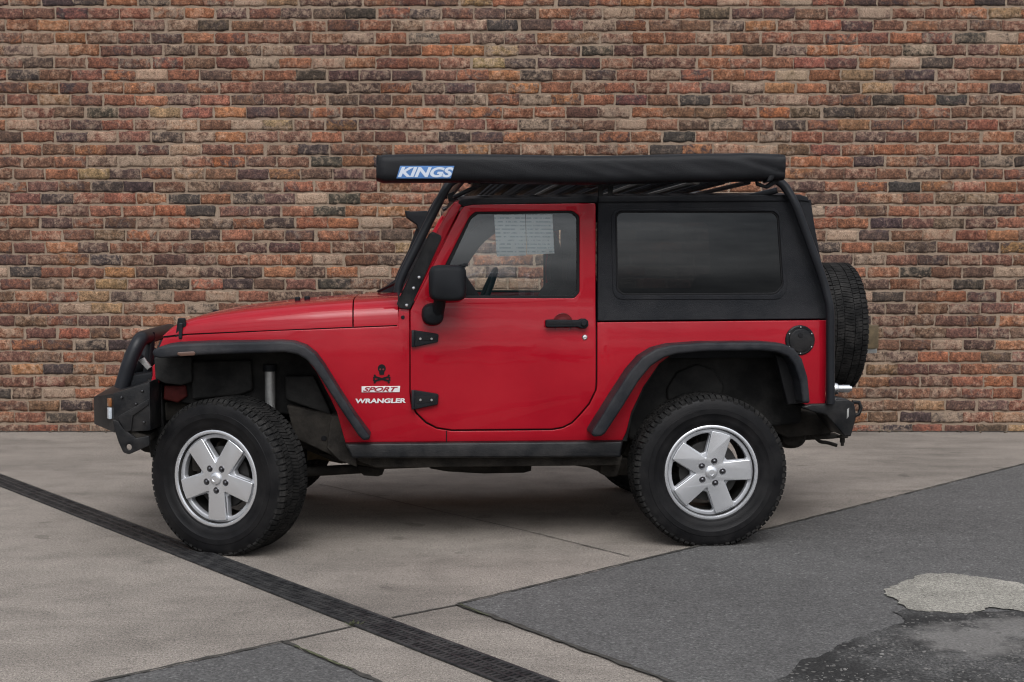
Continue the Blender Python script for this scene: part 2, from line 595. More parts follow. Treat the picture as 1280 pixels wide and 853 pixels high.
def outline_mesh(outer, holes, thick, bevel, res=2):
    cu = bpy.data.curves.new('outline', 'CURVE')
    cu.dimensions = '2D'
    cu.fill_mode = 'BOTH'
    cu.extrude = max(thick / 2 - bevel, 0.0002)
    cu.bevel_depth = bevel
    cu.bevel_resolution = res
    cu.offset = -bevel
    for lp in [outer] + list(holes):
        s = cu.splines.new('POLY')
        s.points.add(len(lp) - 1)
        for k, q in enumerate(lp):
            s.points[k].co = (q[0], q[1], 0, 1)
        s.use_cyclic_u = True
    ob = bpy.data.objects.new('outline', cu)
    COL.objects.link(ob)
    bpy.context.view_layer.update()
    dg = bpy.context.evaluated_depsgraph_get()
    me = bpy.data.meshes.new_from_object(ob.evaluated_get(dg))
    bpy.data.objects.remove(ob)
    bpy.data.curves.remove(cu)
    bm = bmesh.new()
    bm.from_mesh(me)
    bpy.data.meshes.remove(me)
    bmesh.ops.remove_doubles(bm, verts=bm.verts[:], dist=2e-5)
    return bm


def area2(p):
    return sum(p[i - 1][0] * p[i][1] - p[i][0] * p[i - 1][1] for i in range(len(p)))


def plate(name, outer, m, parent, holes=(), off=0.0, thick=0.02, bevel=0.003, r=0.0, w=None, curved=None, smooth=35,
          metres=False, res=2, hole_r=None):
    """a flat or body-following panel cut to an outline. outline in photo pixels on its own plane, or metres."""
    conv = (lambda a, b: (a, b)) if metres else ((lambda a, b: S(a, b, off)) if w is None else (lambda a, b: Q(a, b, w)))

    def cv(pts, rr):
        q = [(*conv(p[0], p[1]), *([p[2]] if len(p) > 2 else [])) for p in pts]
        q = fillet(q, rr) if rr or any(len(t) > 2 for t in q) else [t[:2] for t in q]
        return q if area2(q) > 0 else q[::-1]
    o = cv(outer, r)
    hs_ = [cv(h, r if hole_r is None else hole_r) for h in holes]
    bm = outline_mesh(o, hs_, thick, bevel, res)
    follow = (w is None) if curved is None else curved
    if follow:
        xs = [v.co.x for v in bm.verts]; zs = [v.co.y for v in bm.verts]
        for axis, lo, hi, step in ((0, min(xs), max(xs), 0.07), (1, min(zs), max(zs), 0.035)):
            k = lo + step
            while k < hi - 0.003:
                co = Vector((k, 0, 0)) if axis == 0 else Vector((0, k, 0))
                no = Vector((1, 0, 0)) if axis == 0 else Vector((0, 1, 0))
                bmesh.ops.bisect_plane(bm, geom=bm.verts[:] + bm.edges[:] + bm.faces[:], dist=1e-5, plane_co=co, plane_no=no)
                k += step
    tm = max(v.co.z for v in bm.verts)
    for v in bm.verts:
        u, q, t = v.co
        y = -(half(u, q) + off) if w is None else w
        v.co = (u, y + (tm - t), q)
    return from_bm(name, bm, m, parent, smooth)


def box_bm(bm, lo, hi, bevel=0.0, seg=2):
    v = bmesh.ops.create_cube(bm, size=1)['verts']
    for p in v:
        p.co = Vector(((lo[i] + hi[i]) / 2 + p.co[i] * (hi[i] - lo[i]) for i in range(3)))
    if bevel:
        es = list({e for p in v for e in p.link_edges})
        bmesh.ops.bevel(bm, geom=es, offset=bevel, segments=seg, profile=0.6, affect='EDGES')


def box(name, lo, hi, m, parent=None, bevel=0.004):
    bm = bmesh.new()
    box_bm(bm, lo, hi, bevel)
    return from_bm(name, bm, m, parent)


def smooth_path(pts, n=8):
    pts = [Vector(p) for p in pts]
    out = []
    for i in range(len(pts) - 1):
        p0 = pts[i - 1] if i else pts[0] * 2 - pts[1]
        p1, p2 = pts[i], pts[i + 1]
        p3 = pts[i + 2] if i + 2 < len(pts) else pts[-1] * 2 - pts[-2]
        for k in range(n):
            t = k / n
            out.append(0.5 * ((2 * p1) + (p2 - p0) * t + (2 * p0 - 5 * p1 + 4 * p2 - p3) * t * t + (3 * p1 - p0 - 3 * p2 + p3) * t ** 3))
    out.append(pts[-1])
    return out


def round_path(pts, r, n=7):
    pts = [Vector(p) for p in pts]
    out = [pts[0]]
    for i in range(1, len(pts) - 1):
        p, u, v = pts[i], pts[i - 1] - pts[i], pts[i + 1] - pts[i]
        d = min(r, u.length * 0.48, v.length * 0.48)
        s, e = p + u.normalized() * d, p + v.normalized() * d
        for k in range(n + 1):
            t = k / n
            out.append(s * (1 - t) ** 2 + p * 2 * t * (1 - t) + e * t * t)
    out.append(pts[-1])
    return out


def tube_bm(bm, path, r, seg=14, caps=True):
    path = [Vector(p) for p in path]
    up = Vector((0, 0, 1))
    t0 = (path[1] - path[0]).normalized()
    nrm = t0.orthogonal().normalized() if abs(t0.dot(up)) > 0.9 else t0.cross(up).normalized()
    rings = []
    for i, p in enumerate(path):
        a = path[max(i - 1, 0)]; b = path[min(i + 1, len(path) - 1)]
        t = (b - a).normalized()
        nrm = (nrm - t * nrm.dot(t)).normalized()
        bn = t.cross(nrm)
        rr = r[i] if isinstance(r, (list, tuple)) else r
        rings.append([bm.verts.new(p + (nrm * math.cos(2 * math.pi * k / seg) + bn * math.sin(2 * math.pi * k / seg)) * rr) for k in range(seg)])
    for a, b in zip(rings, rings[1:]):
        for k in range(seg):
            bm.faces.new((a[k], a[(k + 1) % seg], b[(k + 1) % seg], b[k]))
    if caps:
        bm.faces.new(rings[0][::-1]); bm.faces.new(rings[-1])


def tube(name, path, r, m, parent=None, seg=14):
    bm = bmesh.new()
    tube_bm(bm, path, r, seg)
    return from_bm(name, bm, m, parent, 50)


def lathe_bm(bm, prof, seg=64, closed=False, axis='Y', c=(0, 0, 0)):
    """prof: (radius, position along the axis)"""
    rings = []
    for r, a in prof:
        ring = []
        for k in range(seg):
            th = 2 * math.pi * k / seg
            p = (r * math.cos(th), a, r * math.sin(th)) if axis == 'Y' else ((a, r * math.cos(th), r * math.sin(th)) if axis == 'X' else (r * math.cos(th), r * math.sin(th), a))
            ring.append(bm.verts.new((p[0] + c[0], p[1] + c[1], p[2] + c[2])))
        rings.append(ring)
    pairs = list(zip(rings, rings[1:])) + ([(rings[-1], rings[0])] if closed else [])
    for a, b in pairs:
        for k in range(seg):
            bm.faces.new((a[k], a[(k + 1) % seg], b[(k + 1) % seg], b[k]))
    if not closed:
        if prof[0][0] > 1e-6: bm.faces.new(rings[0])
        if prof[-1][0] > 1e-6: bm.faces.new(rings[-1][::-1])
    bmesh.ops.remove_doubles(bm, verts=bm.verts[:], dist=1e-6)


def lathe(name, prof, m, parent=None, seg=64, closed=False, axis='Y', c=(0, 0, 0), smooth=35):
    bm = bmesh.new()
    lathe_bm(bm, prof, seg, closed, axis, c)
    return from_bm(name, bm, m, parent, smooth)


def text_mesh(body, size, shear=0.0, sx=1.0, bold=0.0):
    cu = bpy.data.curves.new('lettering', 'FONT')
    cu.body = body
    cu.size = size
    cu.shear = shear
    cu.offset = bold
    cu.extrude = 0.0004
    cu.align_x = 'CENTER'
    ob = bpy.data.objects.new('lettering', cu)
    COL.objects.link(ob)
    bpy.context.view_layer.update()
    dg = bpy.context.evaluated_depsgraph_get()
    me = bpy.data.meshes.new_from_object(ob.evaluated_get(dg))
    bpy.data.objects.remove(ob)
    xs = [v.co.x for v in me.vertices]; ys = [v.co.y for v in me.vertices]
    return me, (min(xs), max(xs), min(ys), max(ys))


def lettering(name, body, x0, x1, z0, z1, yfun, m, parent, shear=0.0, bold=0.0):
    """raised letters filling the rectangle x0..x1, z0..z1 on a panel"""
    me, (a, b, c, d) = text_mesh(body, 1.0, shear, 1.0, bold)
    zs = [v.co.z for v in me.vertices]; z00 = min(zs); zt = max(zs) - z00 or 1
    for v in me.vertices:
        x = x0 + (v.co.x - a) / (b - a) * (x1 - x0)
        z = z0 + (v.co.y - c) / (d - c) * (z1 - z0)
        v.co = (x, yfun(x, z) - 0.0012 * (v.co.z - z00) / zt, z)
    return link(name, me, m, parent, 0)



# ================================================================== THE GROUND
def sheet(name, pts, z, m, jitter=0.0, step=0.04, kind='structure', seed=0, world_pts=False, freq=5.0):
    P = [Vector(p) if world_pts else Vector(G(*p)) for p in pts]
    out = []
    for i, a in enumerate(P):
        b = P[(i + 1) % len(P)]
        L = (b - a).length
        n = max(1, int(L / step)) if jitter else 1
        d = (b - a).normalized()
        nn = Vector((-d.y, d.x))
        for k in range(n):
            q = a.lerp(b, k / n)
            j = noise.fractal(Vector((q.x * freq + seed, q.y * freq, seed * 3.1)), 0.8, 2.0, 6) * jitter if k else 0
            out.append(q + nn * j)
    bm = bmesh.new()
    f = bm.faces.new([bm.verts.new((p.x, p.y, z)) for p in out])
    bm.normal_update()
    if f.normal.z < 0:
        f.normal_flip()
    bmesh.ops.triangulate(bm, faces=bm.faces[:])
    o = from_bm(name, bm, m, None, 0, recalc=False)
    o['kind'] = kind
    return o


def strip(name, pts, width, z, m, jitter=0.3, step=0.03, seed=0, kind='structure'):
    """a thin ragged line along the ground (joint dirt, moss)"""
    P = [Vector(G(*p)) for p in pts]
    L, Rr = [], []
    for a, b in zip(P, P[1:]):
        n = max(1, int((b - a).length / step))
        d = (b - a).normalized(); nn = Vector((-d.y, d.x))
        for k in range(n + (b is P[-1])):
            q = a.lerp(b, k / n)
            w1 = width * (0.5 + jitter * noise.noise(Vector((q.x * 17, q.y * 17, seed))))
            w2 = width * (0.5 + jitter * noise.noise(Vector((q.x * 17, q.y * 17, seed + 9))))
            L.append(q + nn * max(w1, 0.001)); Rr.append(q - nn * max(w2, 0.001))
    bm = bmesh.new()
    A = [bm.verts.new((p.x, p.y, z)) for p in L]
    B = [bm.verts.new((p.x, p.y, z)) for p in Rr]
    for i in range(len(A) - 1):
        bm.faces.new((A[i], B[i], B[i + 1], A[i + 1]))
    bm.normal_update()
    if sum(f.normal.z for f in bm.faces) < 0:
        for f in bm.faces: f.normal_flip()
    o = from_bm(name, bm, m, None, 0, recalc=False)
    o['kind'] = kind
    return o


sheet('concrete_ground', [(-90, -70), (90, -70), (90, 70), (-90, 70)], 0.0, M['concrete'], world_pts=True)
c0 = (572, 757)
# asphalt to the right: its far edge runs up to the wall side, its near edge down out of the frame
sheet('asphalt', [c0, (865, 686), (953, 664), (1280, 581), (1420, 546.5), (2500, 640), (2200, 1500), (1400, 1086), (822, 848)],
      0.004, M['asphalt'], 0.012, seed=3)
sheet('asphalt_strip', [(355, 804), (470, 853), (640, 926), (100, 1150), (-300, 950), (127, 853)], 0.004, M['asphalt'], 0.010, seed=8)
sheet('worn_asphalt', [(960, 860), (1020, 825), (1062, 806), (1100, 790), (1130, 779), (1112, 766), (1135, 762), (1185, 768), (1290, 765),
                       (1420, 790), (1500, 900), (1200, 1000)], 0.008, M['patch_dark'], 0.035, step=0.015, seed=5)
sheet('concrete_patch', [(1105, 739), (1126, 731), (1152, 721), (1182, 718), (1235, 726), (1290, 735), (1380, 752), (1290, 768), (1238, 762),
                         (1222, 768), (1180, 770), (1140, 765), (1120, 757)], 0.010, M['patch_pale'], 0.028, step=0.008, seed=2, freq=9.0)
strip('joint_line', [c0, (490, 773)], 0.014, 0.004, M['joint'], seed=1)
strip('joint_line', [(443, 783.5), (355, 803)], 0.012, 0.004, M['joint'], seed=2)
strip('joint_line', [(398, 606), (414, 609), (660, 665), (787, 696.5)], 0.007, 0.004, M['joint'], 0.5, seed=3)
strip('edge_dirt', [c0, (865, 686), (953, 664), (1280, 581), (1420, 546.5)], 0.016, 0.008, M['joint'], 0.5, seed=4)
strip('edge_dirt', [c0, (741, 818), (822, 848), (1400, 1086)], 0.024, 0.008, M['joint'], 0.7, seed=5)
strip('edge_dirt', [(355, 804), (127, 853), (-300, 950)], 0.020, 0.008, M['joint'], 0.6, seed=6)
strip('edge_dirt', [(355, 804), (470, 853), (640, 926)], 0.020, 0.008, M['joint'], 0.6, seed=7)
tag(strip('moss', [(368, 811), (400, 824), (440, 841)], 0.009, 0.012, M['moss'], 1.2, 0.010, seed=8), 'green moss along the edge of the small asphalt corner', 'moss', kind='stuff')
tag(strip('moss', [(575, 758.5), (590, 765), (610, 773)], 0.007, 0.012, M['moss'], 1.2, 0.010, seed=9), 'faint moss at the corner of the large asphalt area', 'moss', kind='stuff')

# small weed in the concrete joint
bm = bmesh.new()
gx, gy = G(443, 783)
for k in range(26):
    a = random.uniform(0, 6.28); L = random.uniform(0.012, 0.030); tilt = random.uniform(0.2, 1.1)
    bx_, by_ = gx + random.gauss(0, 0.014), gy + random.gauss(0, 0.008)
    d = Vector((math.cos(a) * math.sin(tilt), math.sin(a) * math.sin(tilt), math.cos(tilt))) * L
    s = Vector((-math.sin(a), math.cos(a), 0)) * 0.003
    b0 = Vector((bx_, by_, 0.004))
    v = [bm.verts.new(b0 - s), bm.verts.new(b0 + s), bm.verts.new(b0 + d * 0.6 + s), bm.verts.new(b0 + d), bm.verts.new(b0 + d * 0.6 - s)]
    bm.faces.new(v)
tag(from_bm('weed', bm, M['moss'], None, 0), 'tiny green weed growing in the concrete joint beside the drain', 'weed')

# ------------------------------------------------------------------ the slotted drain, three grates end to end
dA, dB = Vector(G(0, 594)), Vector(G(692, 853))
dC, dD = Vector(G(0, 610)), Vector(G(623, 853))
ax = (dB - dA).normalized()
nx_ = Vector((ax.y, -ax.x))
dw = sum(abs((q - dA).dot(nx_)) for q in (dC, dD)) / 2
if (dC - dA).dot(nx_) < 0:
    nx_ = -nx_


def along(px, py):
    return (Vector(G(px, py)) - dA).dot(ax)


def drain_grate(s0, s1, label, tilt):
    L = s1 - s0
    e = bpy.data.objects.new('drain_grate', None)
    COL.objects.link(e)
    o2 = dA + ax * s0
    e.location = (o2.x, o2.y, 0.0)
    e.rotation_euler = (0, 0, math.atan2(ax.y, ax.x) + tilt)
    sg = 1 if Vector((-ax.y, ax.x)).dot(nx_) > 0 else -1
    tag(e, label, 'drain grate', 'drain grates set end to end in the concrete')

    def lb(bm, x0, x1, y0, y1, z0, z1, bv=0.0):
        ya, yb = sorted((sg * y0, sg * y1))
        box_bm(bm, (x0, ya, z0), (x1, yb, z1), bv, 1)
    bm = bmesh.new(); lb(bm, 0.003, L - 0.003, 0.002, dw - 0.002, 0.001, 0.004)
    from_bm('pit', bm, M['drain_pit'], e, 0)
    bm = bmesh.new()
    lb(bm, 0, L, 0, 0.016, 0.0015, 0.012, 0.002)
    lb(bm, 0, L, dw - 0.016, dw, 0.0015, 0.011, 0.002)
    from_bm('frame_rail', bm, M['iron'], e)
    bm = bmesh.new()
    n = int(L / 0.026)
    for k in range(n):
        x = 0.012 + k * (L - 0.024) / n
        lb(bm, x, x + 0.013, 0.017, dw - 0.017, 0.005, 0.0095 + random.uniform(-0.0008, 0.0008))
    for f in (0.36, 0.62):
        lb(bm, 0.004, L - 0.004, dw * f - 0.006, dw * f + 0.006, 0.0052, 0.0112)
    lb(bm, 0.001, 0.010, 0.017, dw - 0.017, 0.005, 0.0115)
    lb(bm, L - 0.010, L - 0.001, 0.017, dw - 0.017, 0.005, 0.0115)
    from_bm('slotted_bars', bm, M['iron'], e, 0)
    return e


sA, sB = along(141, 648), along(542, 799)
drain_grate(sA - 3.2, sA, 'dark slotted drain grate running out at the left edge of the concrete', 0)
drain_grate(sA + 0.004, sB, 'long dark slotted drain grate pinned under the front tyre', 0)
drain_grate(sB + 0.004, sB + 2.4, 'nearest dark slotted drain grate between the concrete strips', 0)

# ================================================================== THE BRICK WALL
WALL_Y = 11.103


def Wp(px, py):
    a, b, c = ray(px, py)
    t = WALL_Y / b
    return a * t, CAM_H + c * t


zb, zt = Wp(640, 529.6)[1], Wp(640, 24.6)[1]
CP = (zt - zb) / 33.0                              # one course with its joint
BP = Wp(640 + 39.8, 300)[0] - Wp(640, 300)[0]      # one brick with its joint
JX, JT = 0.0125, 0.0175


def brick_wall():
    X0, X1, rows0, rows1 = -8.2, 8.2, -2, 46
    nx, nz = 9, 5
    V, F, tone, bloom = [], [], [], []
    pal = [((0.105, 0.060, 0.046), 0.36), ((0.145, 0.070, 0.048), 0.31), ((0.072, 0.048, 0.042), 0.16), ((0.185, 0.086, 0.052), 0.10),
           ((0.046, 0.039, 0.037), 0.075), ((0.205, 0.098, 0.055), 0.015), ((0.17, 0.12, 0.072), 0.015)]
    cum = np.cumsum([p[1] for p in pal]); cum /= cum[-1]
    gu, gv = np.meshgrid(np.linspace(0, 1, nx), np.linspace(0, 1, nz))
    # crowd grid lines near the arrises
    gu = 0.5 - 0.5 * np.sign(0.5 - gu) * np.abs(1 - 2 * gu) ** 0.75
    gv = 0.5 - 0.5 * np.sign(0.5 - gv) * np.abs(1 - 2 * gv) ** 0.8
    quads = [(j * nx + i, j * nx + i + 1, (j + 1) * nx + i + 1, (j + 1) * nx + i) for j in range(nz - 1) for i in range(nx - 1)]
    bord = [i for i in range(nx)] + [j * nx + nx - 1 for j in range(1, nz)] + [(nz - 1) * nx + i for i in range(nx - 2, -1, -1)] + [j * nx for j in range(nz - 2, 0, -1)]
    nb = len(bord)
    for r in range(rows0, rows1):
        z0 = zb + r * CP
        if z0 + CP < -0.05:
            continue
        xg = X0 + (BP / 2 if r % 2 else 0) + rng.uniform(-0.035, 0.035) - BP
        x = xg
        wob = rng.uniform(-0.002, 0.002)
        while x < X1:
            Lb = BP - JX + rng.normal(0, 0.006)
            hgt = CP - JT + rng.normal(0, 0.0022)
            cx, cz = x, z0 + JT / 2 + wob + rng.normal(0, 0.0015)
            rot = rng.normal(0, 0.004)
            pro = 0.0085 + rng.normal(0, 0.0012)
            u = gu * Lb; v = gv * hgt
            eu = np.minimum(gu, 1 - gu) * Lb; ev = np.minimum(gv, 1 - gv) * hgt
            ed = np.minimum(eu, ev)
            round_ = 0.0035 * np.exp(-ed / 0.0045)
            ph = rng.uniform(0, 50, 4)
            rough = 0.0016 * (np.sin(u * 55 + ph[0]) * np.sin(v * 80 + ph[1]) + 0.8 * np.sin(u * 131 + ph[2] + v * 60)) + rng.normal(0, 0.0010, u.shape)
            en = np.exp(-ed / 0.008)
            ju = rng.normal(0, 0.0030, u.shape) * en
            jv = (rng.normal(0, 0.0026, u.shape) + 0.0026 * np.sin(u * 40 + ph[3])) * en
            uu, vv = u + ju, v + jv
            px_ = cx + uu + vv * rot; pz_ = cz + vv - (uu - Lb / 2) * rot
            py_ = WALL_Y - pro + round_ + rough
            base = len(V) and V[-1][1] or 0
            pts = np.stack([px_.ravel(), py_.ravel(), pz_.ravel()], 1)
            back = pts[bord].copy(); back[:, 1] = WALL_Y + 0.02
            V.append((np.vstack([pts, back]), base + len(pts) + nb))
            F += [tuple(base + q for q in f) for f in quads]
            o2 = base + nx * nz
            F += [(base + bord[(k + 1) % nb], base + bord[k], o2 + k, o2 + (k + 1) % nb) for k in range(nb)]
            c = np.array(pal[int(np.searchsorted(cum, rng.random()))][0]) * np.array([1.05, 0.965, 0.88]) * rng.uniform(0.85, 1.18) * (1 + rng.normal(0, 0.05, 3))
            n = nx * nz + nb
            tone.append(np.tile(np.r_[c, 1.0], (n, 1)))
            bl_ = max(0.0, rng.normal(0.17, 0.12)) if rng.random() > 0.07 else rng.uniform(0.4, 0.75)
            bloom.append(np.tile([bl_, rng.uniform(0.2, 1) if rng.random() < 0.5 else 0.1, 0, 1], (n, 1)))
            xg += BP
            x = xg + rng.normal(0, 0.004)
    P = np.vstack([a for a, _ in V])
    me = bpy.data.meshes.new('brickwork')
    me.from_pydata(P.tolist(), [], F)
    for nm, arr in (('tone', tone), ('bloom', bloom)):
        at = me.attributes.new(nm, 'FLOAT_COLOR', 'POINT')
        at.data.foreach_set('color', np.vstack(arr).astype(np.float32).ravel())
    me.polygons.foreach_set('use_smooth', [True] * len(me.polygons))
    me.materials.append(M['brick'])
    me.update()
    wall = bpy.data.objects.new('brick_wall', None)
    COL.objects.link(wall)
    wall.location = (0, WALL_Y, 0)
    tag(wall, 'long rough clinker brick wall in mixed red, purple-brown and pale bricks behind the car', 'wall')
    ob = bpy.data.objects.new('brickwork', me)
    COL.objects.link(ob)
    ob.parent = wall
    ob.location = (0, -WALL_Y, 0)
    # mortar bed: a gridded slab with slight unevenness
    bm = bmesh.new()
    NX, NZ = 420, 190
    ztop = zb + rows1 * CP + JT / 2
    grid = [[bm.verts.new((X0 - 0.02 + (X1 - X0 + 0.04) * i / NX,
                           -0.0005 + 0.0028 * noise.noise(Vector((i * 0.61, j * 0.57, 3.3))), -0.1 + (ztop + 0.1) * j / NZ))
             for i in range(NX + 1)] for j in range(NZ + 1)]
    for j in range(NZ):
        for i in range(NX):
            bm.faces.new((grid[j][i], grid[j][i + 1], grid[j + 1][i + 1], grid[j + 1][i]))
    from_bm('mortar', bm, M['mortar'], wall, 180, recalc=False)
    bm = bmesh.new()
    box_bm(bm, (X0 - 0.02, 0.03, -0.1), (X1 + 0.02, 0.24, ztop))
    from_bm('backing', bm, M['mortar'], wall, 0)
    return wall


brick_wall()
# grime where the wall meets the slab
ys = WALL_Y - 0.012
o = sheet('wall_foot_dirt', [(-8.2, ys - 0.035), (8.2, ys - 0.035), (8.2, ys + 0.03), (-8.2, ys + 0.03)], 0.004, M['joint'], 0.016, 0.05, world_pts=True, seed=21)

# ================================================================== THE CAR
car = bpy.data.objects.new('off_road_car', None)
COL.objects.link(car)
car.location = (CAR_X, CAR_Y, 0)
car.rotation_euler = (0, 0, CAR_YAW)
tag(car, 'red two-door off-road car with black hardtop, roof rack and awning parked before the brick wall', 'car')


def part(o, label=None):
    if label:
        o['label'] = label
    return o


# ---- lower body: painted side panel in one piece round the door opening
body_outer = [(432, 553.5), (778, 550.5), (783, 540), (789, 516), (804, 484), (824, 455), (848, 437), (960, 434), (984, 444), (998, 470), (1003, 505),
              (1031, 512, .02), (1033, 400.5, .004), (746.6, 403.2, .004), (746.6, 478), (745.8, 488), (737.3, 505.6), (725.4, 519.4), (715.4, 529.8), (703.6, 535.6),
              (690, 538.1), (565, 539.2), (545.4, 536.2), (531.6, 529.2), (519.8, 517.4), (513.4, 504.6), (511.9, 490), (511.9, 386), (498.5, 386), (496, 407.8), (441, 410),
              (340, 414), (235, 419), (204, 423), (198, 436), (200, 438), (340, 437), (364, 438), (380, 445), (396, 466), (414, 500), (421, 515), (428, 540)]
body = plate('body', body_outer, M['paint'], car, off=0.0, thick=0.03, bevel=0.004)
body_far = mirror(body)

# structural core of the tub between the side panels (keeps the body solid from every side)
core = [(505, 412), (1030, 404), (1030, 508), (1003, 505), (998, 474), (984, 446), (960, 436), (850, 438), (824, 457), (806, 484), (790, 520), (784, 552), (440, 556), (428, 520), (470, 420)]


def prism(name, pts, w, w2, m, parent, bevel=0.004, r=0.0):
    return plate(name, pts, m, parent, w=w, thick=w2 - w, bevel=bevel, r=r)


prism('tub_core', core, -0.742, 0.742, M['liner'], car, 0.003)
# engine bay and inner fenders
prism('inner_fender', [(214, 424), (480, 416), (480, 540), (438, 556), (425, 540), (372, 520), (330, 515), (232, 505), (214, 500)], -0.56, 0.56, M['liner'], car, 0.01)
prism('body_mount_panel', [(414, 520), (432, 520), (444, 556), (446, 584), (424, 576), (408, 560)], -0.735, -0.50, M['frame'], car, 0.006)
prism('battery_tray', [(205, 482), (232, 482), (234, 496), (222, 504), (204, 500)], -0.585, -0.45, M['dull_red'], car, 0.01, r=0.01)
prism('wheelhouse_front', [(192.5, 447), (240, 446), (240, 478), (226, 482), (206, 480), (194, 474)], -0.62, -0.52, M['liner'], car, 0.008, r=0.01)
# liner panels standing proud of the inner fender
prism('liner_panel', [(238, 452), (314, 450), (316, 488), (300, 494), (240, 500)], -0.60, -0.555, M['liner'], car, 0.012, r=0.012)
prism('liner_panel', [(356, 470), (392, 470), (412, 512), (414, 520), (392, 512), (357, 500)], -0.63, -0.555, M['liner'], car, 0.010, r=0.01)
prism('liner_panel', [(358, 506), (420, 520), (428, 562), (420, 572), (368, 548)], -0.66, -0.60, M['frame'], car, 0.008, r=0.01)
x_, z_ = Q(405, 548, -0.662)
lathe('drain_hole', [(0.014, -0.664), (0.012, -0.6655), (0.0, -0.6655)], M['black'], car, 16, c=(x_, 0, z_))

# door sill / rock guard
sill = plate('rock_slider', [(431, 555), (779, 552), (776, 572), (440, 573.5)], M['steel'], car, w=-0.80, thick=0.12, bevel=0.010, r=0.004)
mirror(sill)
fr = prism('chassis_rail', [(398, 566), (440, 574), (780, 572), (800, 578), (790, 595), (760, 594), (735, 585), (715, 582), (560, 584), (478, 587), (440, 580), (425, 575)], -0.52, -0.42, M['frame'], car, 0.008)
mirror(fr)
fr = prism('sill_underside', [(436, 572), (778, 570), (776, 582), (470, 585)], -0.72, -0.62, M['frame'], car, 0.006)
mirror(fr)
prism('gearbox_skid', [(537, 586), (545, 582), (665, 580), (664, 589), (655, 591.5), (605, 592.5), (560, 590)], -0.15, 0.25, M['frame'], car, 0.008)
prism('body_mount', [(447, 582), (481, 586), (478, 594), (472, 596), (455, 595), (446, 588)], -0.45, -0.30, M['frame'], car, 0.008)
prism('spring_bracket', [(752, 580), (778, 578), (772, 596), (760, 597), (750, 592)], -0.60, -0.44, M['frame'], car, 0.008)

# ---- bonnet: lofted, crowned, narrowing to the nose
def hood_loft(name, px0, px1, parent, n=22, front_round=False, gap_lift=0.0):
    bm = bmesh.new()
    sec = []
    for i in range(n + 1):
        px = px0 + (px1 - px0) * i / n
        # seam line (lower edge) and crown line in the photograph
        seam = np.interp(px, [203, 219, 235, 340, 441, 498], [420.5, 418.6, 417.2, 412.8, 408.6, 406.4])
        top = np.interp(px, [203, 207, 213, 222, 240, 270, 300, 340, 380, 420, 441, 470, 498],
                        [417.5, 411, 405.5, 400.5, 394.5, 388.8, 384.6, 380.2, 376.6, 373.8, 372.6, 370.8, 369.2])
        x, zs = S(px, seam)
        h = half(x, zs) + 0.001
        zc = Q(px, top, -h * 0.50)[1] + 0.004
        row = []
        m_ = 26
        for k in range(m_ + 1):
            t = -1 + 2 * k / m_
            a = abs(t)
            # nearly upright flank, quick turn, gently crowned top
            y = math.copysign(h * min(1.0, math.sin(min(a, 1) * math.pi / 2) ** 0.82 * 1.0), t)
            prof = (1 - a ** 6.0) * 0.90 + (1 - a * a) * 0.10
            z = zs + (zc - zs) * prof
            row.append(bm.verts.new((x, y, z)))
        sec.append(row)
    for a, b in zip(sec, sec[1:]):
        for k in range(len(a) - 1):
            bm.faces.new((a[k], a[k + 1], b[k + 1], b[k]))
    # close the underside
    for row in (sec[0], sec[-1]):
        bm.faces.new(row)
    bm.faces.new([r[0] for r in sec] + [r[-1] for r in sec][::-1])
    return from_bm(name, bm, M['paint'], parent, 40)


hood = hood_loft('bonnet', 203.5, 440.4, car, 30)
hood_loft('cowl', 442.2, 497.5, car, 8)
# dark seam under the bonnet edge
fx = [(204, 422.5), (235, 418.8), (340, 414.2), (441, 410.2), (497, 408), (497, 405.2), (441, 407.4), (340, 411.2), (235, 415.8), (205, 419.5)]
mirror(plate('bonnet_seam', fx, M['black'], car, off=-0.004, thick=0.02, bevel=0.001))

# bonnet latch
la = plate('bonnet_latch', [(222, 398), (231, 398), (233, 408), (231, 412), (230.5, 424), (227, 428.5), (221, 427.5), (218.5, 422), (220.5, 410)], M['plastic'], hood, off=0.016, thick=0.03, bevel=0.006, r=0.008, curved=False, w=-0.655)
plate('latch_lever', [(223.5, 404), (228.5, 404), (227.5, 424), (223, 424)], M['tube'], hood, w=-0.668, thick=0.014, bevel=0.004, r=0.006)
mirror(la)
for px, py in ((372, 375.5), (384, 374.6)):
    x, z = Q(px, py, -0.15)
    lathe('bonnet_bumper', [(0.014, z - 0.02), (0.016, z + 0.012), (0.012, z + 0.018), (0.0, z + 0.018)], M['plastic'], hood, 14, axis='Z', c=(x, -0.15, 0))

# grille and headlamps across the nose
gx0, gz0 = Q(199, 446, -0.60)
gx1, gz1 = Q(205, 420, -0.60)
ghalf = 0.615


def grille():
    bm = outline_mesh(fillet([(-ghalf, -0.20), (ghalf, -0.20), (ghalf, 0.075), (-ghalf, 0.075)], 0.04),
                      [fillet([(-0.27 + k * 0.09 - 0.026, -0.14), (-0.27 + k * 0.09 + 0.026, -0.14), (-0.27 + k * 0.09 + 0.026, 0.045), (-0.27 + k * 0.09 - 0.026, 0.045)], 0.024) for k in range(7)], 0.04, 0.006)
    for v in bm.verts:
        u, q, t = v.co
        v.co = (gx0 + 0.02 + 0.28 * q + t, u, gz0 + 0.02 + q)
    return from_bm('grille', bm, M['paint'], car, 35)


gr = grille()
for s in (-1, 1):
    lathe('headlamp', [(0.0, gx0 + 0.012), (0.05, gx0 + 0.016), (0.078, gx0 + 0.03), (0.083, gx0 + 0.06)], M['clear'], gr, 32, axis='X', c=(0, s * 0.44, gz0 - 0.03))

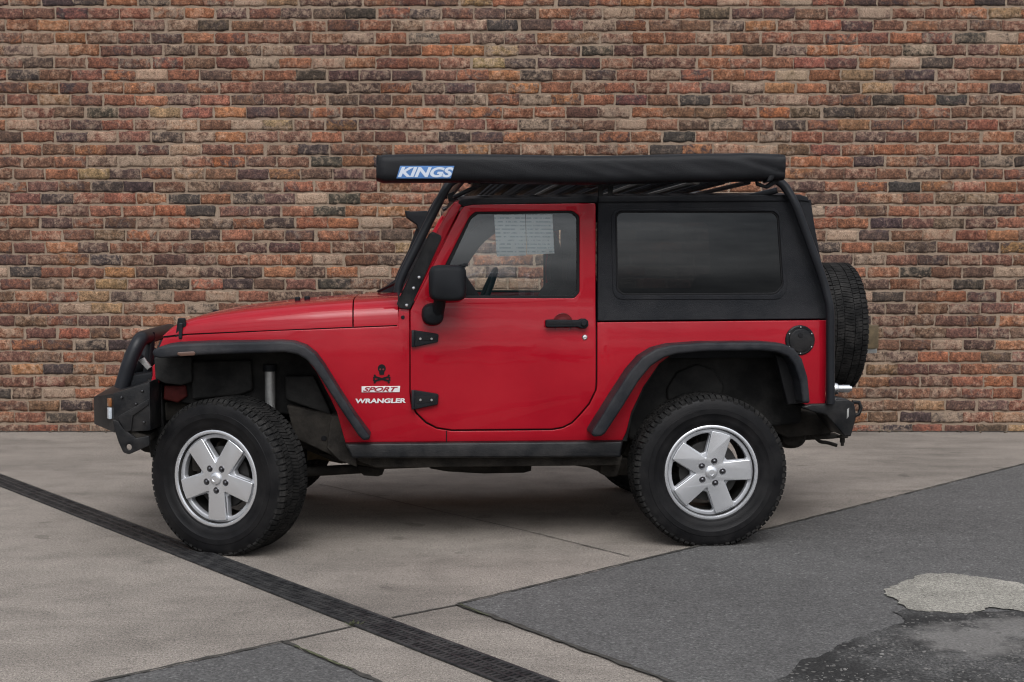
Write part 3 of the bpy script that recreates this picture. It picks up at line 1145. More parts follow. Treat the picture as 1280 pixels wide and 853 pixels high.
# ---- front clip detail: A-post bracket plate with rivets
brk = plate('windscreen_bracket', [(495.6, 380), (500, 385.6), (512.6, 386.8), (552, 298), (551, 294.5), (541, 289.5), (536, 293)], M['steel'], car, off=0.014, thick=0.012, bevel=0.002, r=0.01)
mirror(brk)
for (px, py) in ((524, 347), (517, 360.5), (508.4, 382)):
    x, z = S(px, py, 0.02)
    lathe('rivet', [(0.0, -half(x, z) - 0.019), (0.005, -half(x, z) - 0.0185), (0.0085, -half(x, z) - 0.015), (0.009, -half(x, z) - 0.012)], M['chrome'], brk, 14, c=(x, 0, z))
x, z = S(503.5, 397, 0.004)
lathe('washer_jet', [(0.0, -half(x, z) - 0.006), (0.008, -half(x, z) - 0.005), (0.010, -half(x, z) + 0.002)], M['plastic'], body, 14, c=(x, 0, z))

# ---- windscreen frame: two posts, header, glass
post = plate('windscreen_post', [(497, 386), (512, 386), (574.6, 262), (577.6, 256), (573.5, 251.5), (567.5, 253.5), (563, 259), (548, 286)], M['paint'], car, off=0.002, thick=0.05, bevel=0.006, r=0.01)
mirror(post)
tx, tz = S(568, 254)
bx0, bz0 = S(505, 386)
hw_t, hw_b = half(tx, tz) - 0.03, half(bx0, bz0) - 0.03
bm = bmesh.new()
tube_bm(bm, [(tx + 0.02, -hw_t, tz - 0.012), (tx + 0.02, hw_t, tz - 0.012)], 0.028, 12)
from_bm('windscreen_header', bm, M['paint'], car, 50)
bm = bmesh.new()
vs_ = []
for (x, z, h) in ((bx0 + 0.03, bz0 - 0.01, hw_b), (tx + 0.03, tz - 0.02, hw_t)):
    vs_.append([bm.verts.new((x, -h, z)), bm.verts.new((x, h, z))])
bm.faces.new((vs_[0][0], vs_[0][1], vs_[1][1], vs_[1][0]))
from_bm('windscreen', bm, M['wind'], car, 0, recalc=False)
# cowl shelf behind the bonnet and the wiper arms
x0, z0 = Q(496, 372, 0)
box('cowl_panel', (bx0 - 0.10, -0.69, z0 - 0.10), (bx0 + 0.06, 0.69, z0 - 0.008), M['plastic'], car, 0.01)
for s in (0.25, -0.33):
    a = Q(473, 365.5, s + 0.1)
    tube('wiper_arm', [(a[0], s + 0.12, a[1] + 0.004), (a[0] + 0.05, s + 0.02, a[1] + 0.03), (a[0] + 0.10, s - 0.12, a[1] + 0.055), (a[0] + 0.13, s - 0.25, a[1] + 0.06)], 0.008, M['plastic'], car, 8)
prism('cowl_vent_cover', [(472, 366), (495, 349), (497, 366)], 0.10, 0.30, M['plastic'], car, 0.003)

# ---- the door
def dpts(l):
    return l


door_outer = [(513, 388), (575.5, 264), (580.5, 257.8), (588, 255.8), (743.4, 254.2), (744.6, 256), (744.8, 478), (744, 488), (735.5, 505), (724, 518.5), (714, 528.5), (703, 534),
              (690, 536.3), (565, 537.4), (546, 534.5), (533, 527.5), (521, 516), (515, 504), (513.2, 490)]
door_hole = [(536, 372.6, .01), (586.5, 271.5, .05), (594, 265, .03), (716, 263.6, .05), (724.5, 270, .03), (724.5, 366, .03), (718, 373.2, .03)]
door = plate('door', door_outer, M['paint'], car, holes=[door_hole], off=0.004, thick=0.045, bevel=0.004)
far_door = mirror(door)
seal = plate('window_seal', [(534, 373.6), (585.6, 270.5, .05), (593, 264, .03), (717, 262.6, .05), (725.5, 269, .03), (725.5, 367, .03), (719, 374.4, .03)], M['seal'], door,
             holes=[[(544, 369.6), (588.5, 275, .05), (597, 267.8, .03), (714, 266.4, .04), (721.2, 272, .03), (721.2, 364, .03), (716, 369.8, .02)]], off=-0.006, thick=0.02, bevel=0.002)
mirror(seal, far_door)


def pane(name, pts, m, parent, off, w=None, warp=None):
    """a single sheet of glass following the cabin side"""
    q = [S(*p, off) for p in pts]
    q = fillet(q, 0.02)
    bm = bmesh.new()
    bm.faces.new([bm.verts.new((x, -(half(x, z) + off), z)) for x, z in q])
    bm.normal_update()
    for f in bm.faces:
        if f.normal.y > 0: f.normal_flip()
    return from_bm(name, bm, m, parent, 0, recalc=False)


gl = pane('window_glass', [(541, 371), (587, 273), (596, 266), (715, 265), (723, 270), (723, 366), (717, 371.5)], M['glass'], door, -0.018)
mirror(gl, far_door)
# quarter-light divider at the mirror
prism('mirror_sail', [(580, 372), (601, 372), (578, 338), (566, 345)], -0.745, -0.72, M['plastic'], door, 0.002)

# hinges
def hinge(y0, y1, ytip0, ytip1):
    h = plate('hinge', [(514.5, y0), (519, y0 - 0.3), (547, y0 + 4.2), (548.2, y0 + 6), (547.2, y1 - 6), (519, y1), (514.5, y1 - 0.5)], M['plastic'], door, off=0.026, thick=0.03, bevel=0.004, r=0.004, curved=False, w=-0.795)
    plate('hinge_pocket', [(520, y0 + 7.5), (545, y0 + 7.8), (544.5, y1 - 8.3), (520, y1 - 7.5)], M['seal'], door, w=-0.7965, thick=0.006, bevel=0.001, r=0.004)
    plate('hinge_pin', [(514.2, y0 - 0.5), (518.6, y0 - 0.5), (518.6, y1 + 0.3), (514.2, y1 + 0.3)], M['tube'], door, w=-0.803, thick=0.022, bevel=0.007)
    for px in (525.5, 539.5):
        x, z = Q(px, (y0 + y1) / 2, -0.798)
        lathe('hinge_bolt', [(0.0, -0.802), (0.005, -0.802), (0.0065, -0.797)], M['grey_metal'], door, 12, c=(x, 0, z))
    mirror(h, far_door)


hinge(413.5, 434, 418, 430)
hinge(488.5, 512, 493, 507)

# handle, recess and lock
x, z = S(703.5, 404, 0.006)
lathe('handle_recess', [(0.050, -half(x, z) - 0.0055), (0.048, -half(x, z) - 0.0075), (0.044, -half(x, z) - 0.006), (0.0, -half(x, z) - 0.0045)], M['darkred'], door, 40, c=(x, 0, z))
hb = plate('door_handle', [(682, 400.2), (686, 399.6), (722, 400.2), (727, 398.4), (732, 398.6), (735.6, 401.5), (735.8, 408), (732, 411.2), (727, 411.2), (722, 409.4), (686, 410), (682, 409)],
           M['plastic'], door, w=-0.805, thick=0.025, bevel=0.008, r=0.008)
plate('handle_groove', [(685, 402.6), (720, 402.8), (720, 405.6), (685, 405.8)], M['seal'], door, w=-0.8062, thick=0.005, bevel=0.001, r=0.003)
x, z = Q(729.8, 404.3, -0.807)
lathe('handle_button', [(0.0, -0.814), (0.011, -0.814), (0.0145, -0.811), (0.0155, -0.805)], M['tube'], door, 24, c=(x, 0, z))
mirror(hb, far_door)
x, z = S(731, 422, 0.004)
hh = -half(x, z)
lathe('lock', [(0.0, hh - 0.009), (0.004, hh - 0.009), (0.005, hh - 0.011), (0.011, hh - 0.010), (0.0145, hh - 0.006), (0.0145, hh)], M['chrome'], door, 24, c=(x, 0, z))

# door mirror
def rounded_block(name, sections, m, parent, seg=28, power=4.0):
    """sections along y: (y, cx, cz, half x, half z)"""
    bm = bmesh.new()
    rings = []
    for (y, cx, cz, hx, hz) in sections:
        ring = []
        for k in range(seg):
            t = 2 * math.pi * k / seg
            c, s = math.cos(t), math.sin(t)
            f = (abs(c) ** power + abs(s) ** power) ** (-1 / power)
            ring.append(bm.verts.new((cx + hx * c * f, y, cz + hz * s * f)))
        rings.append(ring)
    for a, b in zip(rings, rings[1:]):
        for k in range(seg):
            bm.faces.new((a[k], a[(k + 1) % seg], b[(k + 1) % seg], b[k]))
    bm.faces.new(rings[0]); bm.faces.new(rings[-1])
    return from_bm(name, bm, m, parent, 45)


mx0, mz0 = Q(559.5, 354, -0.98)
hx, hz = 0.090, 0.086
mir = rounded_block('side_mirror', [(-1.035, mx0 - 0.004, mz0 - 0.004, hx * 0.70, hz * 0.76), (-1.030, mx0 - 0.003, mz0 - 0.003, hx * 0.83, hz * 0.88), (-1.015, mx0 - 0.001, mz0 - 0.001, hx * 0.94, hz * 0.965),
                                    (-0.985, mx0, mz0, hx, hz), (-0.90, mx0 + 0.003, mz0, hx, hz), (-0.855, mx0 + 0.004, mz0, hx * 0.94, hz * 0.94), (-0.835, mx0 + 0.004, mz0, hx * 0.72, hz * 0.74)], M['plastic'], door, 40, 5.0)
mirror(mir, far_door)
a = Q(541, 392, -0.80); b = Q(545.5, 372, -0.88)
arm = rounded_block('mirror_mount', [(-0.865, a[0], a[1] - 0.004, 0.036, 0.034), (-0.855, a[0], a[1] - 0.004, 0.048, 0.046), (-0.835, a[0], a[1] - 0.004, 0.053, 0.052), (-0.765, a[0], a[1] - 0.004, 0.055, 0.054)], M['plastic'], door, 28, 2.4)
mirror(arm, far_door)
arm = tube('mirror_stem', [(a[0] + 0.022, -0.835, a[1]), (a[0] + 0.030, -0.87, a[1] + 0.045), (b[0] + 0.018, -0.90, b[1] + 0.01)], 0.030, M['plastic'], door, 14)
mirror(arm, far_door)
rv = plate('mirror_rim', [(574, 331), (584.5, 329), (585, 333), (575, 334.5)], M['plastic'], door, w=-1.0, thick=0.10, bevel=0.003, r=0.004)

# ---- hardtop
ht_outer = [(747.4, 258), (747.4, 401.5), (1037.5, 398.8, .01), (1029, 340), (1019, 285), (1014.5, 256), (1009, 248.5), (1001, 246), (747.4, 250.5)]
ht_hole = [(769.5, 268.5, .05), (775, 264, .03), (968, 264.4, .05), (973.5, 270, .03), (979.5, 358, .04), (970, 368.5, .04), (778, 369.5, .05), (770.5, 362, .03)]
ht = plate('hardtop', ht_outer, M['top'], car, holes=[ht_hole], off=-0.004, thick=0.03, bevel=0.005, r=0.0)
ht_far = mirror(ht)
# moulded frame round the side window
fl = plate('window_surround', [(764, 262, .05), (974, 259.5, .06), (984.5, 362, .06), (976, 374.5, .06), (766, 375, .06)], M['top'], ht, holes=[ht_hole], off=-0.0005, thick=0.012, bevel=0.0028)
mirror(fl, ht_far)
fl = plate('window_seal', ht_hole, M['seal'], ht, holes=[[(771.5, 270, .05), (777, 266.2, .03), (966.5, 266.6, .05), (971.5, 272, .03), (977.3, 357, .04), (969, 366.2, .04), (779, 367.2, .05), (772.6, 360.5, .03)]],
           off=-0.008, thick=0.02, bevel=0.002)
mirror(fl, ht_far)
gl = pane('window_glass', ht_hole[0:8] and [p[:2] for p in ht_hole], M['tint'], ht, -0.014)
mirror(gl, ht_far)
# drip edge of the front roof panel
de = plate('roof_edge', [(572, 253.8), (577, 249.6), (588, 248.2), (747.2, 245.6), (747.2, 253.4), (590, 256.4), (580, 258.6)], M['top'], ht, off=0.006, thick=0.05, bevel=0.005)
mirror(de, ht_far)
de = plate('roof_edge', [(748, 245.4), (1000, 243.2), (1009, 246.2), (1013, 253), (1004, 251.6), (748, 253.2)], M['top'], ht, off=0.002, thick=0.05, bevel=0.005)
mirror(de, ht_far)


def roof():
    bm = bmesh.new()
    rows = []
    xs = list(np.linspace(571, 1010, 30))
    for px in xs:
        py = np.interp(px, [571, 580, 600, 747, 1000, 1010], [251, 248.6, 247.6, 245.4, 243.6, 246.5])
        x, z = S(px, py)
        h = half(x, z) - 0.012
        row = []
        for k in range(25):
            t = -1 + 2 * k / 24
            row.append(bm.verts.new((x, h * t, z - 0.004 + 0.042 * (1 - abs(t) ** 2.6))))
        rows.append(row)
    for a, b in zip(rows, rows[1:]):
        for k in range(24):
            bm.faces.new((a[k], a[k + 1], b[k + 1], b[k]))
    g = bmesh.ops.extrude_face_region(bm, geom=bm.faces[:])
    for v in [v for v in g['geom'] if isinstance(v, bmesh.types.BMVert)]:
        v.co.z -= 0.03
    return from_bm('roof_panel', bm, M['top'], ht, 40)


roof()
# rear: hardtop back frame, rear glass, tailgate
rx0, rz0 = Q(1036, 400, -0.75)
rx1, rz1 = Q(1013, 250, -0.70)


def rear_panel(name, ya, yb, z0, z1, x_in, m, parent, thick=0.03):
    def X(z): return rx0 + (rx1 - rx0) * (z - rz0) / (rz1 - rz0)
    bm = bmesh.new()
    v = []
    for (y, z) in ((ya, z0), (yb, z0), (yb, z1), (ya, z1)):
        v.append((bm.verts.new((X(z) - x_in, y, z)), bm.verts.new((X(z) - x_in - thick, y, z))))
    for a, b in zip(v, v[1:] + v[:1]):
        bm.faces.new((a[0], b[0], b[1], a[1]))
    bm.faces.new([q[0] for q in v]); bm.faces.new([q[1] for q in v][::-1])
    return from_bm(name, bm, m, parent, 30)


rear_panel('rear_pillar', -0.72, -0.54, rz0, rz1, 0.004, M['top'], ht)
rear_panel('rear_pillar', 0.54, 0.72, rz0, rz1, 0.004, M['top'], ht)
rear_panel('rear_header', -0.54, 0.54, rz1 - 0.09, rz1, 0.006, M['top'], ht)
rear_panel('rear_window', -0.54, 0.54, rz0 + 0.02, rz1 - 0.09, 0.012, M['tint'], ht, 0.006)
tgx, tgz = Q(1033, 508, -0.77)
tg = box('tailgate', (rx0 - 0.05, -0.60, tgz + 0.02), (rx0 + 0.004, 0.60, rz0 + 0.01), M['paint'], car, 0.012)
for s in (-1, 1):
    box('rear_quarter', (rx0 - 0.06, min(s * 0.605, s * 0.74), tgz + 0.02), (rx0 - 0.006, max(s * 0.605, s * 0.74), rz0 - 0.002), M['paint'], car, 0.008)
    tl = box('tail_lamp', (rx0 - 0.008, s * 0.68 - 0.055, rz0 - 0.21), (rx0 + 0.018, s * 0.68 + 0.055, rz0 - 0.02), M['plastic'], car, 0.008)
    box('lamp_lens', (rx0 + 0.012, s * 0.68 - 0.048, rz0 - 0.20), (rx0 + 0.030, s * 0.68 + 0.048, rz0 - 0.03), M['tail'], tl, 0.006)

# fuel filler cap
x, z = S(1000, 425.5, 0.004)
hh = -half(x, z)
cap = lathe('fuel_cap', [(0.0, hh - 0.018), (0.052, hh - 0.018), (0.058, hh - 0.016), (0.060, hh - 0.011), (0.070, hh - 0.011), (0.0755, hh - 0.007), (0.0765, hh)], M['steel'], car, 48, c=(x, 0, z))
for k in range(6):
    t = R(90 + 60 * k)
    lathe('cap_bolt', [(0.0, hh - 0.0155), (0.0035, hh - 0.0150), (0.0045, hh - 0.010)], M['chrome'], cap, 10, c=(x + 0.0665 * math.cos(t), 0, z + 0.0665 * math.sin(t)))
lathe('cap_lock', [(0.0, hh - 0.021), (0.011, hh - 0.021), (0.013, hh - 0.017)], M['seal'], cap, 16, c=(x - 0.002, 0, z + 0.026))

# ---- flares
ff_out = [(190, 441), (192, 437.2), (200, 433.6), (215, 431.2), (260, 428.8), (350, 427), (366, 428), (381, 433), (394, 443), (405, 458), (424, 489), (444, 520), (463, 546), (461.5, 550), (454, 551)]
ff_in = [(448, 545), (431, 520), (411, 489), (392, 460), (383, 450), (372, 443.6), (356, 440.6), (260, 443.6), (225, 446), (200, 448.5), (192, 446)]
f1 = plate('front_flare', ff_out + ff_in, M['flare'], car, w=-0.93, thick=0.36, bevel=0.013, r=0.012, res=3, smooth=50)
mirror(f1)
lp = plate('side_marker', [(222, 440.6), (242, 439.4), (244.5, 441.5), (243, 444.6), (226, 445.6), (221, 443.5)], M['amber'], f1, w=-0.9335, thick=0.02, bevel=0.003, r=0.006)
rf_out = [(739.5, 543), (741, 539), (766, 498), (788, 464), (803, 447), (820, 436.5), (840, 431.4), (880, 428.6), (955, 428), (980, 430), (993, 436), (1003, 449), (1010, 472), (1013, 502), (1011, 505)]
rf_in = [(1004, 504), (1000, 476), (993, 456), (985, 446), (972, 440.5), (950, 438.6), (880, 439.6), (846, 443), (830, 447.5), (814, 458), (799, 476), (778, 510), (757, 542), (752, 545.5), (743, 546.5)]
f2 = plate('rear_flare', rf_out + rf_in, M['flare'], car, w=-0.93, thick=0.20, bevel=0.013, r=0.012, res=3, smooth=50)
mirror(f2)
# wheel-house panels seen inside the rear arch
prism('wheelhouse_panel', [(784, 520), (800, 484), (824, 452), (848, 436), (960, 433), (986, 444), (1002, 480), (1003, 530), (786, 552)], -0.60, -0.50, M['liner'], car, 0.02, r=0.03)
prism('wheelhouse_panel', [(834, 486), (846, 466), (872, 455), (892, 462), (905, 482), (902, 500), (834, 502)], -0.625, -0.59, M['liner'], car, 0.012, r=0.03)
prism('mud_flap', [(970, 444), (996, 452), (1003, 470), (1008, 504), (985, 506), (976, 470)], -0.80, -0.74, M['seal'], car, 0.006)

plate('sill_seam', [(557.6, 538.6), (558.9, 538.6), (558.9, 553), (557.6, 553)], M['black'], body, off=0.0008, thick=0.002, bevel=0.0002)
# ---- lettering and emblem on the front wing
def side_y(off):
    return lambda x, z: -(half(x, z) + off)


def rect_decal(name, pts, m, parent, off, w=None):
    return plate(name, pts, m, parent, off=off, thick=0.002, bevel=0.0003, w=w)


bd = rect_decal('sport_badge', [(452, 483.2), (500.2, 482.8), (499.4, 490.4), (452, 490.6)], M['white'], body, 0.0022)
x0, z1 = S(453.6, 484.0, 0.003); x1, z0 = S(497.6, 489.6, 0.003)
lettering('badge_letters', 'SPORT', x0, x1, z0, z1, side_y(0.0026), M['red'], bd, shear=0.40, bold=0.030)
x0, z1 = S(444.3, 498.6, 0.003); x1, z0 = S(507.3, 503.9, 0.003)
lettering('model_badge', 'WRANGLER', x0, x1, z0, z1, side_y(0.0016), M['white'], body, shear=0.10, bold=0.040)


def skull():
    def pt(dx, dy):
        return S(477.2 + dx, 466.5 + dy, 0.003)
    bm = bmesh.new()

    def poly(pts):
        vs2 = [bm.verts.new((x, -(half(x, z) + 0.0024), z)) for x, z in pts]
        bm.faces.new(vs2)
    # cranium, cheek and jaw
    poly([pt(5.0 * math.cos(t), -5.6 + 5.4 * math.sin(t)) for t in np.linspace(0, 2 * math.pi, 28, endpoint=False)])
    poly([pt(a, b) for a, b in ((-3.4, -2.0), (3.4, -2.0), (3.2, 1.2), (2.3, 2.4), (-2.3, 2.4), (-3.2, 1.2))])
    # crossed bones with knuckle ends
    for s in (1, -1):
        a, b = (-9.2, 4.6), (9.2, 10.2)
        if s < 0: a, b = (-9.2, 10.2), (9.2, 4.6)
        d = Vector((b[0] - a[0], b[1] - a[1])).normalized(); nn = Vector((-d.y, d.x)) * 1.25
        poly([pt(*(Vector(a) + nn)), pt(*(Vector(b) + nn)), pt(*(Vector(b) - nn)), pt(*(Vector(a) - nn))])
        for e in (a, b):
            for q in (1, -1):
                c = Vector(e) + nn * q * 1.2
                poly([pt(c.x + 1.5 * math.cos(t), c.y + 1.4 * math.sin(t)) for t in np.linspace(0, 2 * math.pi, 12, endpoint=False)])
    # lift every face by its own hair so that none share a plane
    for k, f in enumerate(bm.faces):
        for v in f.verts: v.co.y -= 0.00012 * k
    bm.normal_update()
    for f in bm.faces:
        if f.normal.y > 0: f.normal_flip()
    o = from_bm('skull_emblem', bm, M['black'], body, 0, recalc=False)
    bm = bmesh.new()
    for cx in (-2.0, 2.0):
        vs2 = []
        for t in np.linspace(0, 2 * math.pi, 12, endpoint=False):
            x, z = pt(cx + 1.2 * math.cos(t), -4.6 + 1.2 * math.sin(t))
            vs2.append(bm.verts.new((x, -(half(x, z) + 0.0046), z)))
        bm.faces.new(vs2)
    bm.normal_update()
    for f in bm.faces:
        if f.normal.y > 0: f.normal_flip()
    from_bm('eye_socket', bm, M['darkred'], o, 0, recalc=False)


skull()

# ---- wheels
TR = 0.386
WZ = 0.373


def tyre(bm_flat=True):
    prof = [(0.222, -0.098), (0.230, -0.108), (0.240, -0.1145), (0.246, -0.1150), (0.249, -0.1185), (0.270, -0.1225), (0.292, -0.1265), (0.294, -0.1285), (0.318, -0.1290), (0.320, -0.1265),
            (0.340, -0.1235), (0.356, -0.1190), (0.367, -0.1135), (0.3755, -0.1020), (0.3785, -0.085), (0.3795, -0.03)]
    prof = prof + [(r, -a) for r, a in prof[::-1]]
    bm = bmesh.new()
    lathe_bm(bm, prof, 120, closed=True)
    bmesh.ops.recalc_face_normals(bm, faces=bm.faces[:])
    if bm_flat:
        for v in bm.verts:
            if v.co.z < -WZ + 0.0005:
                v.co.y += math.copysign(0.006, v.co.y) * min(1, (-WZ - v.co.z) / 0.01)
                v.co.z = -WZ + 0.0005
            elif v.co.z < -0.30:
                k = (-0.30 - v.co.z) / 0.073
                if 0.25 < Vector((v.co.x, v.co.z)).length < 0.365:
                    v.co.y *= 1 + 0.045 * k * k
    return bm


def tread(bm, flat=True):
    rows = [(-0.1150, -0.077, 78, 0.0, 0.010, True), (-0.072, -0.033, 72, 0.5, 0.022, False), (-0.028, 0.028, 72, 0.2, -0.018, False),
            (0.033, 0.072, 72, 0.75, 0.022, False), (0.077, 0.1150, 78, 0.25, 0.010, True)]
    for (y0, y1, N, ph, skew, sh) in rows:
        for k in range(N):
            a0 = 2 * math.pi * (k + ph) / N
            for (f0, f1) in (((0.03, 0.43), (0.48, 0.88)) if not sh else ((0.05, 0.78),)):
                da0, da1 = 2 * math.pi / N * f0, 2 * math.pi / N * f1
                ext = 0.003 if (sh and k % 2) else 0.0
                ya, yb = (y0 - ext, y1) if y0 < 0 and sh else ((y0, y1 + ext) if sh else (y0, y1))

                def P(a, y, top):
                    r = (TR if top else 0.372)
                    if sh and abs(y) > 0.1:
                        r -= (0.0125 if top else 0.018) + ext * 0.9
                    a += skew / TR * (y - (y0 + y1) / 2) / 0.04 * 0.35
                    z = r * math.sin(a)
                    if flat and z < -WZ + 0.001: z = -WZ + 0.001
                    return (r * math.cos(a), y, z)
                ys = [ya, (math.copysign(0.098, ya) if sh and ya < 0 else None), (0.098 if sh and yb > 0 else None), yb]
                ys = sorted([q for q in ys if q is not None])
                top = [[bm.verts.new(P(a0 + d, y, True)) for y in ys] for d in (da0, da1)]
                bot = [[bm.verts.new(P(a0 + d, y, False)) for y in ys] for d in (da0, da1)]
                n = len(ys)
                for i in range(n - 1):
                    bm.faces.new((top[0][i], top[1][i], top[1][i + 1], top[0][i + 1]))
                    bm.faces.new((top[0][i], top[0][i + 1], bot[0][i + 1], bot[0][i]))
                    bm.faces.new((top[1][i + 1], top[1][i], bot[1][i], bot[1][i + 1]))
                for i in (0, n - 1):
                    q = (top[0][i], bot[0][i], bot[1][i], top[1][i])
                    bm.faces.new(q if i == 0 else q[::-1])


def polar(r, a):
    return (r * math.cos(a), r * math.sin(a))


def make_wheel(flat=True):
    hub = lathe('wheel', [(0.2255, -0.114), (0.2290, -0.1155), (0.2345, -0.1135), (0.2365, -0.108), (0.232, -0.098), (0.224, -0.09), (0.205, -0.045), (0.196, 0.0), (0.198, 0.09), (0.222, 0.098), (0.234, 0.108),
                          (0.228, 0.112), (0.216, 0.104), (0.190, 0.092), (0.187, 0.0), (0.196, -0.045), (0.2135, -0.088), (0.2195, -0.107)], M['disc_and_barrel_shade'], car, 96, closed=True)  # silver barrel in the dark disc colour: shade behind the rim windows painted in
    bm = tyre(flat)
    ty = from_bm('tyre', bm, M['rubber'], hub, 40)
    bm = bmesh.new(); tread(bm, flat)
    from_bm('tread', bm, M['tread'], hub, 0)
    # bright machined lip
    lathe('rim_lip', [(0.2190, -0.1085), (0.2230, -0.1160), (0.2300, -0.1172), (0.2358, -0.1146), (0.2372, -0.1105), (0.2335, -0.1075)], M['alloy'], hub, 96, closed=True)
    # recessed web with five windows, and the raised five-spoke star on it
    holes = []
    h = 0.0512
    for k in range(5):
        th = 2 * math.pi * k / 5 + math.pi / 5
        pts = []
        s1 = th - math.pi / 5; s2 = th + math.pi / 5
        d1 = Vector(polar(1, s1)); n1 = Vector((-d1.y, d1.x))
        d2 = Vector(polar(1, s2)); n2 = Vector((d2.y, -d2.x))
        pts.append(tuple(d1 * 0.089 + n1 * h)); pts.append(tuple(d1 * 0.182 + n1 * (h + 0.001)))
        for t in np.linspace(-0.30, 0.30, 5):
            pts.append(polar(0.196, th + t))
        pts.append(tuple(d2 * 0.182 + n2 * (h + 0.001))); pts.append(tuple(d2 * 0.089 + n2 * h))
        holes.append([(*p, 0.010) for p in pts])
    outer = [polar(0.2165, 2 * math.pi * k / 90) for k in range(90)]
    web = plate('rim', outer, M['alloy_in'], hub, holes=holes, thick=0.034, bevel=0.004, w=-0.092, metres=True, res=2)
    star = []
    for k in range(5):
        ph = 2 * math.pi * k / 5
        d = Vector(polar(1, ph)); n = Vector((-d.y, d.x))
        for q in ((d * 0.180 - n * 0.0505), (d * 0.2010 - n * 0.0500), (d * 0.2055), (d * 0.2010 + n * 0.0500), (d * 0.180 + n * 0.0505)):
            star.append((q.x, q.y, 0.007))
        g = Vector(polar(0.0765, ph + math.pi / 5))
        star.append((g.x, g.y, 0.004))
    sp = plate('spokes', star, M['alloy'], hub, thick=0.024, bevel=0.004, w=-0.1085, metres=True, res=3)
    cp = lathe('centre_cap', [(0.0, -0.1195), (0.012, -0.119), (0.0135, -0.1202), (0.024, -0.1187), (0.0295, -0.115), (0.0325, -0.1105), (0.033, -0.088)], M['alloy'], hub, 40)
    extra = [web, sp, cp]
    for k in range(5):
        x, z = polar(0.0575, 2 * math.pi * k / 5)
        nu = lathe('lug_nut', [(0.0, -0.1185), (0.005, -0.1180), (0.0085, -0.1155), (0.0095, -0.1098), (0.0120, -0.1096), (0.0150, -0.1108), (0.0164, -0.1096), (0.0164, -0.092)], M['nut'], hub, 16, c=(0, 0, 0))
        nu['a'] = 2 * math.pi * k / 5
        nu.location = (x, 0.0, z)
        extra.append(nu)
    va = lathe('valve_stem', [(0.0, -0.108), (0.0035, -0.108), (0.0045, -0.085)], M['nut'], hub, 10)
    va.location = (*polar(0.192, math.pi / 5 + 0.1)[:1], 0.004, polar(0.192, math.pi / 5 + 0.1)[1])
    br = lathe('brake_disc', [(0.150, -0.050), (0.152, -0.046), (0.152, -0.026), (0.150, -0.022), (0.080, -0.022), (0.080, -0.075), (0.040, -0.08), (0.0, -0.08)], M['disc_and_barrel_shade'], hub, 48)
    bx3 = box('brake_caliper', (-0.165, -0.075, 0.02), (-0.095, 0.03, 0.125), M['frame'], hub, 0.012)
    return hub


def spin(hub, ang):
    """turn rim, cap and nuts about the axle; the loaded tyre stays on the ground"""
    for c in hub.children:
        nm = c.name.split('.')[0]
        if nm in ('rim', 'spokes', 'lug_nut', 'centre_cap', 'valve_stem'):
            x, z = c.location.x, c.location.z
            ca, sa = math.cos(ang), math.sin(ang)
            c.location.x, c.location.z = x * ca - z * sa, x * sa + z * ca
            c.rotation_euler.y = -ang


def copy_wheel(hub):
    c = hub.copy(); COL.objects.link(c); c.parent = car
    for ch in hub.children:
        d = ch.copy(); COL.objects.link(d); d.parent = c
    return c


WB, TW, STEER = 1.212, 0.785, R(-27.5)
w_rl = make_wheel()
w_fl = copy_wheel(w_rl)
w_rr = copy_wheel(w_rl)
w_fr = copy_wheel(w_rl)
w_rl.location = (WB, -TW, WZ); spin(w_rl, R(3))
w_fl.location = (-WB + 0.047, -TW + 0.010, WZ); w_fl.rotation_euler.z = STEER; spin(w_fl, R(-89))
w_rr.location = (WB, TW, WZ); w_rr.rotation_euler.z = math.pi; spin(w_rr, R(40))
w_fr.location = (-WB + 0.10, TW, WZ); w_fr.rotation_euler.z = math.pi + STEER * 0.9; spin(w_fr, R(20))
sp_x, sp_z = Q(1035, 409, 0.02)
w_sp = make_wheel(False)
w_sp.name = 'spare_wheel'
w_sp.scale = (0.95, 0.95, 0.95)
w_sp.location = (sp_x, 0.02, sp_z); w_sp.rotation_euler.z = math.pi / 2; spin(w_sp, R(18))
tube('spare_carrier', [(rx0 - 0.02, 0.02, sp_z), (sp_x + 0.02, 0.02, sp_z)], 0.07, M['steel'], car, 18)

# axles, springs, dampers, links
for sx, diff_y in ((-1, 0.25), (1, 0.0)):
    ax_ = tube('axle', [(sx * WB, -TW + 0.10, WZ), (sx * WB, TW - 0.10, WZ)], 0.042, M['frame'], car, 16)
    rounded_block('differential', [(diff_y - 0.13, sx * WB, WZ, 0.05, 0.05), (diff_y - 0.09, sx * WB, WZ, 0.12, 0.12), (diff_y, sx * WB, WZ, 0.145, 0.145), (diff_y + 0.09, sx * WB, WZ, 0.12, 0.12), (diff_y + 0.13, sx * WB, WZ, 0.05, 0.05)], M['frame'], ax_, 24, 2.2)
    for sy in (-1, 1):
        bm = bmesh.new()
        tube_bm(bm, [(sx * WB - 0.05 * sx + 0.060 * math.cos(t), sy * 0.50 + 0.060 * math.sin(t), WZ + 0.06 + 0.33 * t / (2 * math.pi * 5.5)) for t in np.linspace(0, 2 * math.pi * 5.5, 110)], 0.008, 8)
        from_bm('coil_spring', bm, M['plastic'], car, 60)
dx, dz = Q(337.5, 463, -0.60)
ex, ez = Q(337.5, 520, -0.60)
for sy in (-1, 1):
    dm = tube('damper', [(ex, sy * 0.60, ez - 0.14), (dx, sy * 0.60, dz)], 0.026, M['grey_metal'], car, 18)
    tube('damper_collar', [(dx, sy * 0.60, dz - 0.005), (dx, sy * 0.60, dz + 0.03)], 0.034, M['plastic'], dm, 18)
